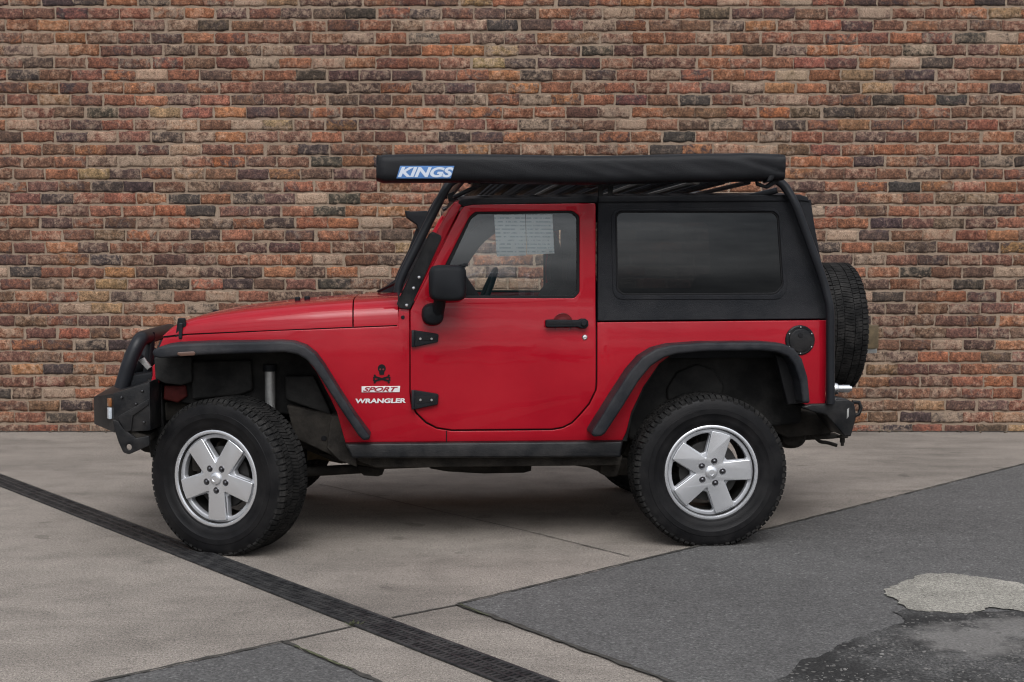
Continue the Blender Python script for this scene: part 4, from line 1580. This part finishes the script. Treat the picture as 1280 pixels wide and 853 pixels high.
for sy in (-1, 1):
    a = Q(452, 587, -0.45); b = Q(383, 590, -0.45)
    tube('control_arm', [(a[0], sy * 0.42, a[1]), (-WB + 0.02, sy * 0.50, 0.325)], 0.026, M['frame'], car, 12)
    tube('control_arm', [(0.62, sy * 0.40, 0.40), (WB - 0.02, sy * 0.52, 0.33)], 0.026, M['frame'], car, 12)
tube('steering_link', [(-WB + 0.16, -0.60, 0.34), (-WB + 0.16, 0.60, 0.34)], 0.018, M['frame'], car, 10)
tube('prop_shaft', [(-0.2, 0.05, 0.50), (WB - 0.12, 0.0, 0.40)], 0.035, M['frame'], car, 12)
prism('rusty_bracket', [(384, 552), (432, 572), (428, 580), (396, 574), (384, 576)], 0.30, 0.36, M['rust'], car, 0.003)
bm = bmesh.new(); box_bm(bm, (-1.0, -0.33, 0.50), (-0.35, 0.33, 0.78), 0.05)
from_bm('engine_sump', bm, M['frame'], car)
fr = prism('chassis_rail', [(190, 505), (230, 500), (330, 512), (430, 560), (432, 580), (418, 578), (330, 540), (230, 525), (190, 528)], -0.50, -0.40, M['frame'], car, 0.01)
mirror(fr)
fr = prism('chassis_rail', [(778, 570), (800, 520), (840, 500), (930, 500), (990, 516), (1050, 517), (1050, 540), (985, 548), (930, 520), (845, 520), (806, 578)], -0.50, -0.40, M['frame'], car, 0.01)
mirror(fr)

# ---- front bar: faceted steel wings, hoop, lamps, recovery point
def faceted(name, plan, zfun, m, parent, bevel=0.006):
    """vertical-walled steel shell. plan: (x, y) outline; zfun gives bottom and top per point"""
    bm = bmesh.new()
    lo = [bm.verts.new((x, y, zfun(i)[0])) for i, (x, y) in enumerate(plan)]
    hi = [bm.verts.new((x, y, zfun(i)[1])) for i, (x, y) in enumerate(plan)]
    n = len(plan)
    for i in range(n):
        j = (i + 1) % n
        bm.faces.new((lo[i], lo[j], hi[j], hi[i]))
    bm.faces.new(lo[::-1]); bm.faces.new(hi)
    bmesh.ops.bevel(bm, geom=bm.edges[:], offset=bevel, segments=2, profile=0.6, affect='EDGES')
    return from_bm(name, bm, m, parent, 30)


XA = Q(119, 520, -0.50)[0]            # foremost line of the bar
XB, ZB = Q(143, 520, -0.80)           # corner where the wing turns back
XC = Q(188, 520, -0.82)[0]
z_t_front = Q(130, 490, -0.60)[1]
z_t_back = Q(190, 477, -0.80)[1]
z_b = Q(150, 541, -0.80)[1]
plan = [(XC, -0.82), (XB, -0.81), (XA + 0.005, -0.55), (XA - 0.015, 0.0), (XA + 0.005, 0.55), (XB, 0.81), (XC, 0.82), (XC + 0.02, 0.0)]
zf = {0: (z_b + 0.01, z_t_back), 1: (z_b, z_t_front + 0.012), 2: (z_b + 0.012, z_t_front - 0.028), 3: (z_b + 0.012, z_t_front - 0.025), 4: (z_b + 0.012, z_t_front - 0.028), 5: (z_b, z_t_front + 0.012), 6: (z_b + 0.01, z_t_back), 7: (z_b - 0.02, z_t_back)}
bar = faceted('front_bumper', plan, lambda i: zf[i], M['steel'], car, 0.008)
# chamfered upper shelf and under-wing plates
prism('bumper_wing', [(146, 541), (152, 535), (186, 545), (187, 552), (172, 556), (158, 549)], -0.80, -0.55, M['frame'], bar, 0.006)
rp = plate('recovery_point', [(140, 524), (148, 527), (154, 536), (170, 548), (187, 545), (187, 557), (170, 564.5), (161, 568.5, .02), (154, 566, .02), (148, 553), (144, 540)], M['steel'], bar, w=-0.826, thick=0.022, bevel=0.003, r=0.01,
           holes=[[Q(161 + 3.6 * math.cos(t), 559.3 + 3.8 * math.sin(t), -0.826) for t in np.linspace(0, 2 * math.pi, 16, endpoint=False)] and [(161 + 3.6 * math.cos(t), 559.3 + 3.8 * math.sin(t), 0) for t in np.linspace(0, 2 * math.pi, 16, endpoint=False)]], hole_r=0.0)
mirror(rp)
prism('winch_tray', [(172, 545), (190, 545), (190, 567), (180, 565), (172, 560)], -0.50, 0.50, M['frame'], bar, 0.006)
prism('bumper_stay', [(184, 474), (202, 480), (206, 548), (200, 575), (188, 572), (184, 540)], -0.56, -0.36, M['liner'], bar, 0.01)
prism('bumper_stay', [(186, 512), (198, 514), (198, 522), (187, 521)], -0.62, -0.56, M['grey_metal'], bar, 0.004)
def facet_box(name, f, z0, z1, wide, m, parent):
    """a lamp let into the angled front corner of the bar"""
    a, b = Vector((XB, -0.81, 0)), Vector((XA + 0.005, -0.55, 0))
    d = (b - a).normalized(); nrm_ = Vector((d.y, -d.x, 0))
    if nrm_.y > 0: nrm_ = -nrm_
    bm = bmesh.new(); box_bm(bm, (-wide / 2, -0.012, z0), (wide / 2, 0.02, z1), 0.004)
    c = a.lerp(b, f)
    for v in bm.verts:
        v.co = c + d * v.co.x - nrm_ * v.co.y + Vector((0, 0, v.co.z))
    return from_bm(name, bm, m, parent)


il = facet_box('corner_lamp', 0.16, Q(140, 524, -0.78)[1], Q(140, 509.5, -0.78)[1], 0.034, M['clear'], bar)
facet_box('indicator', 0.16, Q(140, 508.5, -0.78)[1], Q(140, 498, -0.78)[1], 0.034, M['orange'], il)
gus = prism('wing_gusset', [(147, 522), (150, 519), (186, 499), (186, 506), (166, 520), (164, 538), (157, 541)], -0.826, -0.815, M['steel'], bar, 0.002)
for px, py in ((152, 497), (178, 489), (180, 528), (170, 505)):
    x, z = Q(px, py, -0.822)
    lathe('bumper_bolt', [(0.0, -0.829), (0.005, -0.828), (0.007, -0.823), (0.007, -0.818)], M['nut'], bar, 10, c=(x, 0, z))
# hoop
h0 = Q(152, 486, -0.50); h1 = Q(163, 450, -0.49); h2 = Q(175, 424, -0.46); 
hoop = [(h0[0], -0.50, h0[1]), (h1[0], -0.495, h1[1]), (h2[0], -0.47, h2[1]), (h2[0] + 0.01, -0.30, h2[1] + 0.004), (h2[0] + 0.01, 0.30, h2[1] + 0.004), (h2[0], 0.47, h2[1]), (h1[0], 0.495, h1[1]), (h0[0], 0.50, h0[1])]
tube('bumper_hoop', round_path(hoop, 0.10, 9), 0.038, M['tube'], bar, 18)
p1 = Q(197, 416, -0.28); p2 = Q(189, 442, -0.28); p3 = Q(184, 476, -0.28)
for s in (-1, 1):
    tube('hoop_brace', [(p1[0] - 0.03, s * 0.30, p1[1] + 0.002), (p2[0], s * 0.32, p2[1]), (p3[0], s * 0.32, p3[1])], 0.022, M['tube'], bar, 12)
    lx, lz = Q(155, 458, -0.30)
    lm = lathe('driving_lamp', [(0.0, lx - 0.01), (0.055, lx - 0.008), (0.078, lx + 0.002), (0.083, lx + 0.012), (0.083, lx + 0.03), (0.070, lx + 0.06), (0.035, lx + 0.10), (0.0, lx + 0.105)], M['plastic'], bar, 32, axis='X', c=(0, s * 0.22, lz))
    lathe('lamp_lens', [(0.0, lx - 0.016), (0.05, lx - 0.014), (0.068, lx - 0.008)], M['clear'], lm, 32, axis='X', c=(0, s * 0.22, lz))
    tube('lamp_bracket', [(lx + 0.03, s * 0.22, lz - 0.06), (lx + 0.03, s * 0.22, lz - 0.16)], 0.012, M['steel'], lm, 8)
    a = Q(176, 456, -0.46)
    hl = plate('lamp_guard', [(173, 451), (180, 447), (189, 459), (184, 463)], M['grey_metal'], bar, w=-0.44, thick=0.02, bevel=0.003) if s < 0 else None
    if hl: mirror(hl)
prism('bumper_filler', [(160, 470), (190, 466), (192, 480), (158, 488)], -0.50, 0.50, M['plastic'], bar, 0.008)
prism('nose_valance', [(190.5, 458), (196, 452), (198, 477), (190.5, 477)], -0.57, 0.57, M['paint'], car, 0.006)

# ---- rear bar
rbp = [(1001, 509), (1014, 505.5), (1034, 505), (1040, 500, .01), (1060, 499.5, .01), (1068, 504, .01), (1071, 520), (1064, 546), (1056, 545.5), (1033, 519), (1014, 514.5)]
rb = plate('rear_bumper', rbp, M['steel'], car, w=-0.80, thick=0.22, bevel=0.008, r=0.006)
mirror(rb)
x0, z0 = Q(1046, 505, -0.6); x1, z1 = Q(1066, 542, -0.6)
box('cross_beam', (x0, -0.59, z1 + 0.03), (x1 - 0.01, 0.59, z0 - 0.005), M['steel'], rb, 0.012)
x, z = Q(1040.5, 500, -0.80)
lathe('bumper_bolt', [(0.0, -0.812), (0.010, -0.811), (0.0135, -0.806), (0.0135, -0.795)], M['chrome'], rb, 20, c=(x, 0, z))
x, z = Q(1065.5, 511, -0.74)
bm = bmesh.new(); tube_bm(bm, [(x + 0.0, -0.74, z + 0.034), (x + 0.035, -0.74, z + 0.032), (x + 0.045, -0.74, z + 0.005), (x + 0.034, -0.74, z - 0.028), (x - 0.01, -0.74, z - 0.045)], 0.010, 10)
from_bm('shackle', bm, M['steel'], rb, 50)
plate('bumper_stencil', [(1059, 512), (1061.5, 510), (1061, 521), (1058.5, 524)], M['grey_metal'], rb, w=-0.8025, thick=0.004, bevel=0.0008)
prism('tow_bar', [(1000, 540), (1050, 544), (1056, 547), (1040, 549), (1000, 551), (985, 556), (975, 556)], -0.30, -0.20, M['frame'], car, 0.006)
hk = [Q(px, py, -0.45) for px, py in ((1013, 543), (1018, 546), (1025, 552), (1034, 553.5), (1046, 557))]
tube('tow_hook', smooth_path([(x, -0.45, z) for x, z in hk], 5), 0.010, M['frame'], car, 10)
x, z = Q(1053, 548, -0.60)
lathe('hitch_pin', [(0.0, z + 0.03), (0.012, z + 0.03), (0.012, z + 0.012), (0.030, z + 0.012), (0.030, z + 0.004), (0.013, z + 0.002), (0.013, z - 0.022), (0.009, z - 0.024), (0.008, z - 0.040), (0.0, z - 0.040)], M['frame'], car, 16, axis='Z', c=(x, -0.60, 0))
mq = Q(978, 540, -0.2)
rounded_block('muffler', [(-0.40, *mq, 0.06, 0.05), (-0.36, *mq, 0.085, 0.07), (0.36, *mq, 0.085, 0.07), (0.40, *mq, 0.06, 0.05)], M['frame'], car, 24, 2.3)
prism('fuel_tank', [(868, 520), (1000, 514), (1044, 520), (1040, 545), (985, 552), (960, 540)], -0.36, 0.36, M['frame'], car, 0.03)
# bright steel latch of the spare carrier
x0, z0 = Q(1040, 486, -0.60); x1, _ = Q(1064, 486, -0.60)
lathe('carrier_latch', [(0.0, x0), (0.032, x0), (0.034, x0 + 0.006), (0.030, x0 + 0.026), (0.021, x0 + 0.032), (0.021, x0 + 0.055), (0.0225, x0 + 0.056), (0.0225, x0 + 0.060), (0.021, x0 + 0.061), (0.021, x1 - 0.012), (0.014, x1 - 0.01), (0.014, x1), (0.0, x1)],
      M['chrome'], car, 28, axis='X', c=(0, -0.60, z0))
x0, z0 = Q(1083, 440.5, 0.03); x1, z1 = Q(1098, 407, 0.03)
pb = box('plate_bracket', (x0 - 0.03, 0.02, z0 + 0.02), (x1, 0.40, z1), M['rust'], car, 0.006)
box('plate_lamp', (x0 - 0.02, 0.05, z0 - 0.008), (x1 + 0.002, 0.37, z0 + 0.019), M['grey_metal'], pb, 0.004)

# ---- snorkel on the far windscreen post
sn = prism('snorkel', [(505.5, 262.5), (513, 264.5), (534, 263.5), (538, 270), (531, 290), (524, 292), (521, 281), (508, 272)], 0.72, 0.84, M['plastic'], car, 0.008, r=0.01)
a, b, c_ = Q(527, 288, 0.80), Q(505, 350, 0.80), Q(497, 372, 0.80)
tube('snorkel_pipe', [(a[0], 0.80, a[1]), (b[0], 0.80, b[1]), (c_[0], 0.78, c_[1]), (c_[0] - 0.05, 0.75, c_[1] - 0.08)], 0.036, M['plastic'], sn, 14)

# ---- roof rack: tubular cage with cross slats and mesh floor
RW = 0.775
def q3(px, py, w): 
    x, z = Q(px, py, w); return (x, w, z)


rail_a, rail_b = q3(566, 232, -RW), q3(978, 232, -RW)
leg_f = [q3(497.5, 366, -0.80), q3(498, 358, -0.80), q3(503.5, 343, -0.80), q3(555, 240, -RW - 0.01), q3(564, 226, -RW), q3(585, 220, -RW)]
leg_r = [q3(930, 221, -RW), q3(964, 222, -RW), q3(979, 230, -RW), q3(993, 252, -RW - 0.02), q3(1029, 350, -0.80), q3(1037.5, 384, -0.815), q3(1038, 400, -0.815), q3(1038, 505, -0.815)]
rk = tube('roof_rack', [q3(585, 226, -RW), q3(700, 226, -RW), q3(966, 223, -RW)], 0.017, M['tube'], car, 12)
o = tube('rack_leg', round_path(leg_f, 0.12), 0.0215, M['tube'], rk, 16); mirror(o, rk)
o = tube('rack_leg', round_path(leg_r, 0.10), 0.0225, M['tube'], rk, 16); mirror(o, rk)
mirror(rk, car, 'roof_rail')
zr = q3(700, 226, -RW)[2]
xr0, xr1 = rail_a[0] + 0.12, rail_b[0] - 0.10
for px, rad in ((578, 0.017), (604, 0.013)):
    x = Q(px, 236, -RW)[0]
    tube('rack_crossbar', [(x, -RW, zr), (x, RW, zr)], rad, M['tube'], rk, 10)
n = 11
for k in range(n):
    x = xr0 + (xr1 - xr0) * (k + 0.3) / n
    bm = bmesh.new(); box_bm(bm, (x, -RW + 0.02, zr - 0.012), (x + 0.035, RW - 0.02, zr + 0.006), 0.003, 1)
    from_bm('rack_slat', bm, M['grey_metal'] if k in (3, 6, 8) else M['tube'], rk)
bm = bmesh.new()
for k in range(34):
    y = -RW + 0.03 + (2 * RW - 0.06) * k / 33
    box_bm(bm, (xr0 + 0.02, y - 0.003, zr + 0.007), (xr1 - 0.12, y + 0.003, zr + 0.011))
for k in range(44):
    x = xr0 + 0.03 + (xr1 - 0.16 - xr0) * k / 43
    box_bm(bm, (x - 0.008, -RW + 0.02, zr + 0.0115), (x + 0.008, RW - 0.02, zr + 0.015))
from_bm('rack_mesh', bm, M['tube'], rk, 0)
for px in (752, 764):
    x = Q(px, 236, -RW + 0.02)[0]
    for s in (-1, 1):
        box('rack_foot', (x - 0.012, s * (RW - 0.05) - 0.012, zr - 0.085), (x + 0.012, s * (RW - 0.05) + 0.012, zr), M['steel'], rk, 0.002)
o = tube('rack_brace', [q3(567, 247, -0.72), q3(600, 231, -RW + 0.03)], 0.011, M['tube'], rk, 8)
mirror(o, rk)
o = tube('rack_brace', [q3(935, 247, -0.70), q3(972, 238, -RW + 0.01)], 0.016, M['tube'], rk, 10)
mirror(o, rk)
prism('lamp_bracket', [(559, 243), (568, 239), (566, 247), (573, 249), (571, 253), (561, 252)], -0.70, -0.66, M['steel'], rk, 0.002)

# ---- awning in its bag along the near rail
AW = -1.00
ax0, az0 = Q(470.5, 212, AW)
ax1, az1 = Q(976, 210.5, AW)


def awning():
    bm = bmesh.new()
    n, seg = 210, 40
    rings = []
    for i in range(n + 1):
        f = i / n
        x = ax0 + (ax1 - ax0) * f
        zc = az0 + (az1 - az0) * f + 0.004 * math.sin(f * 9)
        hz, hy = 0.0655, 0.080
        e = min(f, 1 - f) * (ax1 - ax0)
        ends = 1 - 0.16 * math.exp(-(e / 0.02) ** 2) if f < 0.5 else 1 - 0.10 * math.exp(-(e / 0.10) ** 2)
        ring = []
        for k in range(seg):
            t = 2 * math.pi * k / seg
            c, s = math.cos(t), math.sin(t)
            pw = 4.6
            q = (abs(c) ** pw + abs(s) ** pw) ** (-1 / pw)
            y, z = hy * c * q * ends, hz * s * q * ends
            sag = -0.006 * math.exp(-((f - 0.55) / 0.3) ** 2) * (1 if s < 0 else 0.3)
            # slanting creases, stronger towards the rear end
            amp = 0.0012 + 0.0030 * max(0, (f - 0.35) / 0.65) ** 1.5 + 0.005 * math.exp(-(e / 0.05) ** 2)
            w1 = noise.noise(Vector((x * 4.2 + z * 17, z * 9, y * 6)))
            w2 = noise.noise(Vector((x * 9.5 + z * 34 + 7, z * 6 + 3, y * 9)))
            d = amp * (1.25 * w1 + 0.7 * (1 - abs(w2) * 2.4)) 
            ring.append(bm.verts.new((x, AW + y + c * d, zc + z + sag + s * d * 0.45)))
        rings.append(ring)
    for a, b in zip(rings, rings[1:]):
        for k in range(seg):
            bm.faces.new((a[k], a[(k + 1) % seg], b[(k + 1) % seg], b[k]))
    bm.faces.new(rings[0]); bm.faces.new(rings[-1])
    return from_bm('awning', bm, M['vinyl'], car, 60)


aw = awning()
AYF = AW - 0.080
# seam flap at both ends, ears of the cover
plate('cover_ear', [(470.5, 195), (473, 193.4), (480, 197.5), (484, 203), (478, 209), (471, 206)], M['vinyl'], aw, w=AYF + 0.006, thick=0.08, bevel=0.006, r=0.01)
plate('cover_ear', [(956, 197), (966, 200), (976.5, 192.5), (977, 203), (974, 212), (966, 226), (958, 229), (963, 214)], M['vinyl'], aw, w=AYF + 0.004, thick=0.08, bevel=0.008, r=0.008)
plate('webbing_strap', [(945, 226), (957, 232), (972, 222), (974, 228), (960, 236), (947, 232)], M['plastic'], aw, w=AYF + 0.05, thick=0.03, bevel=0.003, r=0.006)
box('mount_plate', (Q(735, 230, -0.9)[0], -0.935, az0 - 0.07), (Q(747, 230, -0.9)[0], -RW, zr + 0.02), M['steel'], aw, 0.003)
box('mount_plate', (Q(590, 230, -0.9)[0], -0.935, az0 - 0.07), (Q(600, 230, -0.9)[0], -RW, zr + 0.02), M['steel'], aw, 0.003)
AL = AYF - 0.0075
lgo = plate('maker_logo', [(495.5, 223.2), (500.2, 207.6), (568, 207.6), (563.5, 223.2)], M['blue'], aw, w=AL, thick=0.006, bevel=0.0006)
x0, z1 = Q(497.2, 208.8, AL); x1, z0 = Q(567, 222.0, AL)
lettering('logo_letters', 'KINGS', x0, x1, z0, z1, lambda x, z: AL - 0.0006, M['pale_blue'], lgo, shear=0.30, bold=0.040)

# ---- cabin: dash, seats, sport bar, grab handles, far side
dx0, dz0 = Q(530, 380, 0)
box('dashboard', (bx0 + 0.06, -0.68, dz0 - 0.25), (bx0 + 0.42, 0.68, dz0 - 0.01), M['plastic'], car, 0.03)
bm = bmesh.new()
sx_, sz_ = Q(600, 372, 0.36)
c0v = Vector((sx_ + 0.02, 0.36, sz_ - 0.01)); u = Vector((0, 1, 0)); v_ = Vector((0.38, 0, 0.92)).normalized()
tube_bm(bm, [c0v + (u * math.cos(t) + v_ * math.sin(t)) * 0.185 for t in np.linspace(0, 2 * math.pi, 40)], 0.015, 10, False)
from_bm('steering_wheel', bm, M['plastic'], car, 60)
for s in (-1, 1):
    a = Q(676, 372, s * 0.36)
    def zz(py): return Q(690, py, -0.36)[1]
    xs_ = Q(690, 340, -0.36)[0]
    st = rounded_block('front_seat', [(s * 0.36 - 0.25, xs_ + 0.10, dz0 - 0.18, 0.06, 0.20), (s * 0.36 - 0.22, xs_ + 0.10, dz0 - 0.16, 0.09, 0.24), (s * 0.36, xs_ + 0.10, dz0 - 0.14, 0.10, 0.26), (s * 0.36 + 0.22, xs_ + 0.10, dz0 - 0.16, 0.09, 0.24), (s * 0.36 + 0.25, xs_ + 0.10, dz0 - 0.18, 0.06, 0.20)], M['cloth'], car, 24, 3)
    rounded_block('headrest', [(s * 0.36 - 0.13, xs_ + 0.12, zz(338), 0.03, 0.07), (s * 0.36 - 0.11, xs_ + 0.12, zz(338), 0.055, 0.09), (s * 0.36 + 0.11, xs_ + 0.12, zz(338), 0.055, 0.09), (s * 0.36 + 0.13, xs_ + 0.12, zz(338), 0.03, 0.07)], M['cloth'], st, 24, 3.2)
zroof = Q(650, 262, -0.70)[1]
bxx = Q(722, 300, -0.62)[0]
for s in (-1, 1):
    tube('sport_bar', round_path([(bx0 + 0.10, s * 0.62, dz0 - 0.05), (bx0 + 0.42, s * 0.60, zroof - 0.05), (bxx, s * 0.60, zroof - 0.02), (bxx + 0.10, s * 0.60, dz0 - 0.1)], 0.18), 0.042, M['cloth'], car, 14)
tube('sport_bar', [(bxx + 0.02, -0.60, zroof - 0.03), (bxx + 0.02, 0.60, zroof - 0.03)], 0.045, M['cloth'], car, 14)
tube('sport_bar', [(bx0 + 0.43, -0.60, zroof - 0.04), (bx0 + 0.43, 0.60, zroof - 0.04)], 0.04, M['cloth'], car, 14)
# padded grab frame on the near post, triangles open
gp = plate('grab_handle', [(567, 312), (578, 297), (590, 288), (594, 276), (640, 276), (640, 268), (592, 267), (580, 282), (566, 304), (560, 316)], M['plastic'], car, w=-0.60, thick=0.04, bevel=0.004, r=0.01)
mirror(gp)
# dark inner lining of the rear cabin so that nothing shines through it
rear_seat = rounded_block('rear_seat', [(-0.50, Q(905, 380, 0)[0], dz0 - 0.12, 0.07, 0.22), (-0.46, Q(905, 380, 0)[0], dz0 - 0.10, 0.10, 0.26), (0.46, Q(905, 380, 0)[0], dz0 - 0.10, 0.10, 0.26), (0.50, Q(905, 380, 0)[0], dz0 - 0.12, 0.07, 0.22)], M['cloth'], car, 24, 3)
box('floor_tub', (Q(640, 400, 0)[0], -0.70, dz0 - 0.26), (rx0 - 0.09, 0.70, dz0 - 0.10), M['cloth'], car, 0.01)

# two printed sheets taped inside the door glass
def paper(pts, label):
    q = [S(*p, -0.026) for p in pts]
    bm = bmesh.new()
    N = 8
    g = []
    for j in range(N + 1):
        row = []
        for i in range(N + 1):
            u_, v2 = i / N, j / N
            x = (q[0][0] * (1 - u_) + q[1][0] * u_) * (1 - v2) + (q[3][0] * (1 - u_) + q[2][0] * u_) * v2
            z = (q[0][1] * (1 - u_) + q[1][1] * u_) * (1 - v2) + (q[3][1] * (1 - u_) + q[2][1] * u_) * v2
            y = -(half(x, z) - 0.026) + 0.003 * math.sin(u_ * 3.1) * v2
            row.append(bm.verts.new((x, y, z)))
        g.append(row)
    for j in range(N):
        for i in range(N):
            bm.faces.new((g[j][i], g[j + 1][i], g[j + 1][i + 1], g[j][i + 1]))
    bmesh.ops.solidify(bm, geom=bm.faces[:], thickness=0.0006)
    o = from_bm('paper_notice', bm, M['paper'], None, 60)
    o.location = car.location; o.rotation_euler = car.rotation_euler
    tag(o, label, 'notice', 'printed notices taped in the door window')
    return o


paper([(617.5, 268.5), (656.5, 268.2), (658, 319.5), (621, 321)], 'left printed sheet of small type taped inside the door window')
paper([(657.2, 268.2), (690.5, 268), (693, 317), (658.7, 318.5)], 'right printed sheet of small type taped inside the door window')

# ---- loose chippings on the worn corner
bm = bmesh.new()
for k in range(520):
    px = random.uniform(985, 1300); py = random.uniform(770, 870)
    if py < 866 - (px - 960) * 0.52:
        continue
    gx, gy = G(px, py)
    r = random.choice([0.0025, 0.003, 0.0035, 0.0045, 0.006]) * random.uniform(0.7, 1.2)
    m4 = Matrix.Translation((gx, gy, 0.008 + r * 0.25)) @ Matrix.Rotation(random.uniform(0, 6.28), 4, 'Z') @ Matrix.Diagonal((r * random.uniform(0.8, 1.5), r, r * 0.55, 1))
    vv = bmesh.ops.create_icosphere(bm, subdivisions=1, radius=1, matrix=m4)['verts']
    for v in vv:
        v.co += Vector((random.gauss(0, r * 0.15), random.gauss(0, r * 0.15), random.gauss(0, r * 0.08)))
M['chip'] = mat('pale_chippings', (0.115, 0.11, 0.104), 0.85, var=0.5, vscale=30)
tag(from_bm('chippings', bm, M['chip'], None, 0), 'loose pale stone chippings on the worn dark asphalt', 'gravel', kind='stuff')

# ---- the white utility parked across the yard behind the photographer; the photo shows it mirrored in the door glass
ute = bpy.data.objects.new('white_utility', None)
COL.objects.link(ute)
ute.location = (3.75, -16.6, 0)
ute.rotation_euler = (0, 0, R(4))
tag(ute, 'white tray-back utility vehicle seen mirrored in the red car door glass', 'utility vehicle')
M['white_paint'] = mat('white_paint', (0.78, 0.79, 0.80), 0.35, coat=0.8)
M['teal_glass'] = mat('teal_glass', (0.10, 0.22, 0.23), 0.08, spec=0.6)


def uprism(name, pts, ya, yb, m, parent, bevel=0.02, r=0.05):
    return plate(name, pts, m, parent, w=ya, thick=yb - ya, bevel=bevel, r=r, metres=True)


# lengthwise profile, nose towards -x
cabin = [(-0.95, 1.12), (-0.62, 1.72), (-0.40, 1.80), (0.50, 1.80), (0.62, 1.72), (0.66, 1.12)]
uprism('body', [(-2.45, 0.45), (-2.50, 0.95), (-2.30, 1.08), (-0.95, 1.14), (0.68, 1.14), (0.68, 0.42), (-1.05, 0.42), (-1.10, 0.62), (-1.35, 0.82), (-1.70, 0.82), (-1.95, 0.62), (-2.0, 0.45)], -0.85, 0.85, M['white_paint'], ute, 0.03)
cb = uprism('cab', cabin, -0.78, 0.78, M['white_paint'], ute, 0.03, 0.08)
for s in (-1, 1):
    ya = -0.795 if s < 0 else 0.775
    uprism('side_window', [(-0.72, 1.18), (-0.50, 1.62), (-0.36, 1.70), (0.48, 1.70), (0.50, 1.18)], ya, ya + 0.02, M['teal_glass'], cb, 0.004, 0.05)
uprism('headboard', [(0.76, 1.00), (0.86, 1.00), (0.80, 1.78), (0.74, 1.78)], -0.85, 0.85, M['white_paint'], ute, 0.01, 0.01)
uprism('tray', [(0.76, 0.86), (2.65, 0.86), (2.65, 1.25), (0.76, 1.25)], -0.92, 0.92, M['white_paint'], ute, 0.015, 0.01)
uprism('chassis', [(-2.0, 0.45), (2.5, 0.55), (2.5, 0.85), (-2.0, 0.75)], -0.45, 0.45, M['frame'], ute, 0.01, 0.01)
for x in (-1.52, 1.62):
    for s in (-1, 1):
        wl = lathe('wheel', [(0.20, -0.11), (0.30, -0.12), (0.35, -0.09), (0.36, 0.0), (0.35, 0.09), (0.30, 0.12), (0.20, 0.11)], M['rubber'], ute, 40, closed=True)
        wl.location = (x, s * 0.74, 0.362)
        lathe('rim', [(0.0, -0.07), (0.10, -0.075), (0.19, -0.10), (0.20, -0.10), (0.20, 0.10), (0.0, 0.07)], M['alloy_in'], wl, 32)

# ---- windblown crumbs of mortar, grit and dead leaf along the wall foot
bm = bmesh.new()
for k in range(420):
    x = random.uniform(-6.5, 6.5); y = WALL_Y - 0.02 - abs(random.gauss(0, 0.045))
    r = random.choice([0.004, 0.005, 0.007, 0.010, 0.014]) * random.uniform(0.7, 1.2)
    m4 = Matrix.Translation((x, y, 0.004 + r * 0.3)) @ Matrix.Rotation(random.uniform(0, 6.28), 4, 'Z') @ Matrix.Diagonal((r * random.uniform(0.8, 1.8), r, r * 0.5, 1))
    for v in bmesh.ops.create_icosphere(bm, subdivisions=1, radius=1, matrix=m4)['verts']:
        v.co += Vector((random.gauss(0, r * 0.15), random.gauss(0, r * 0.15), random.gauss(0, r * 0.1)))
M['litter'] = mat('mortar_and_leaf_crumbs', (0.085, 0.065, 0.045), 0.9, var=0.7, vscale=6)
tag(from_bm('wall_foot_litter', bm, M['litter'], None, 0), 'grit and leaf crumbs gathered along the foot of the brick wall', 'litter', kind='stuff')
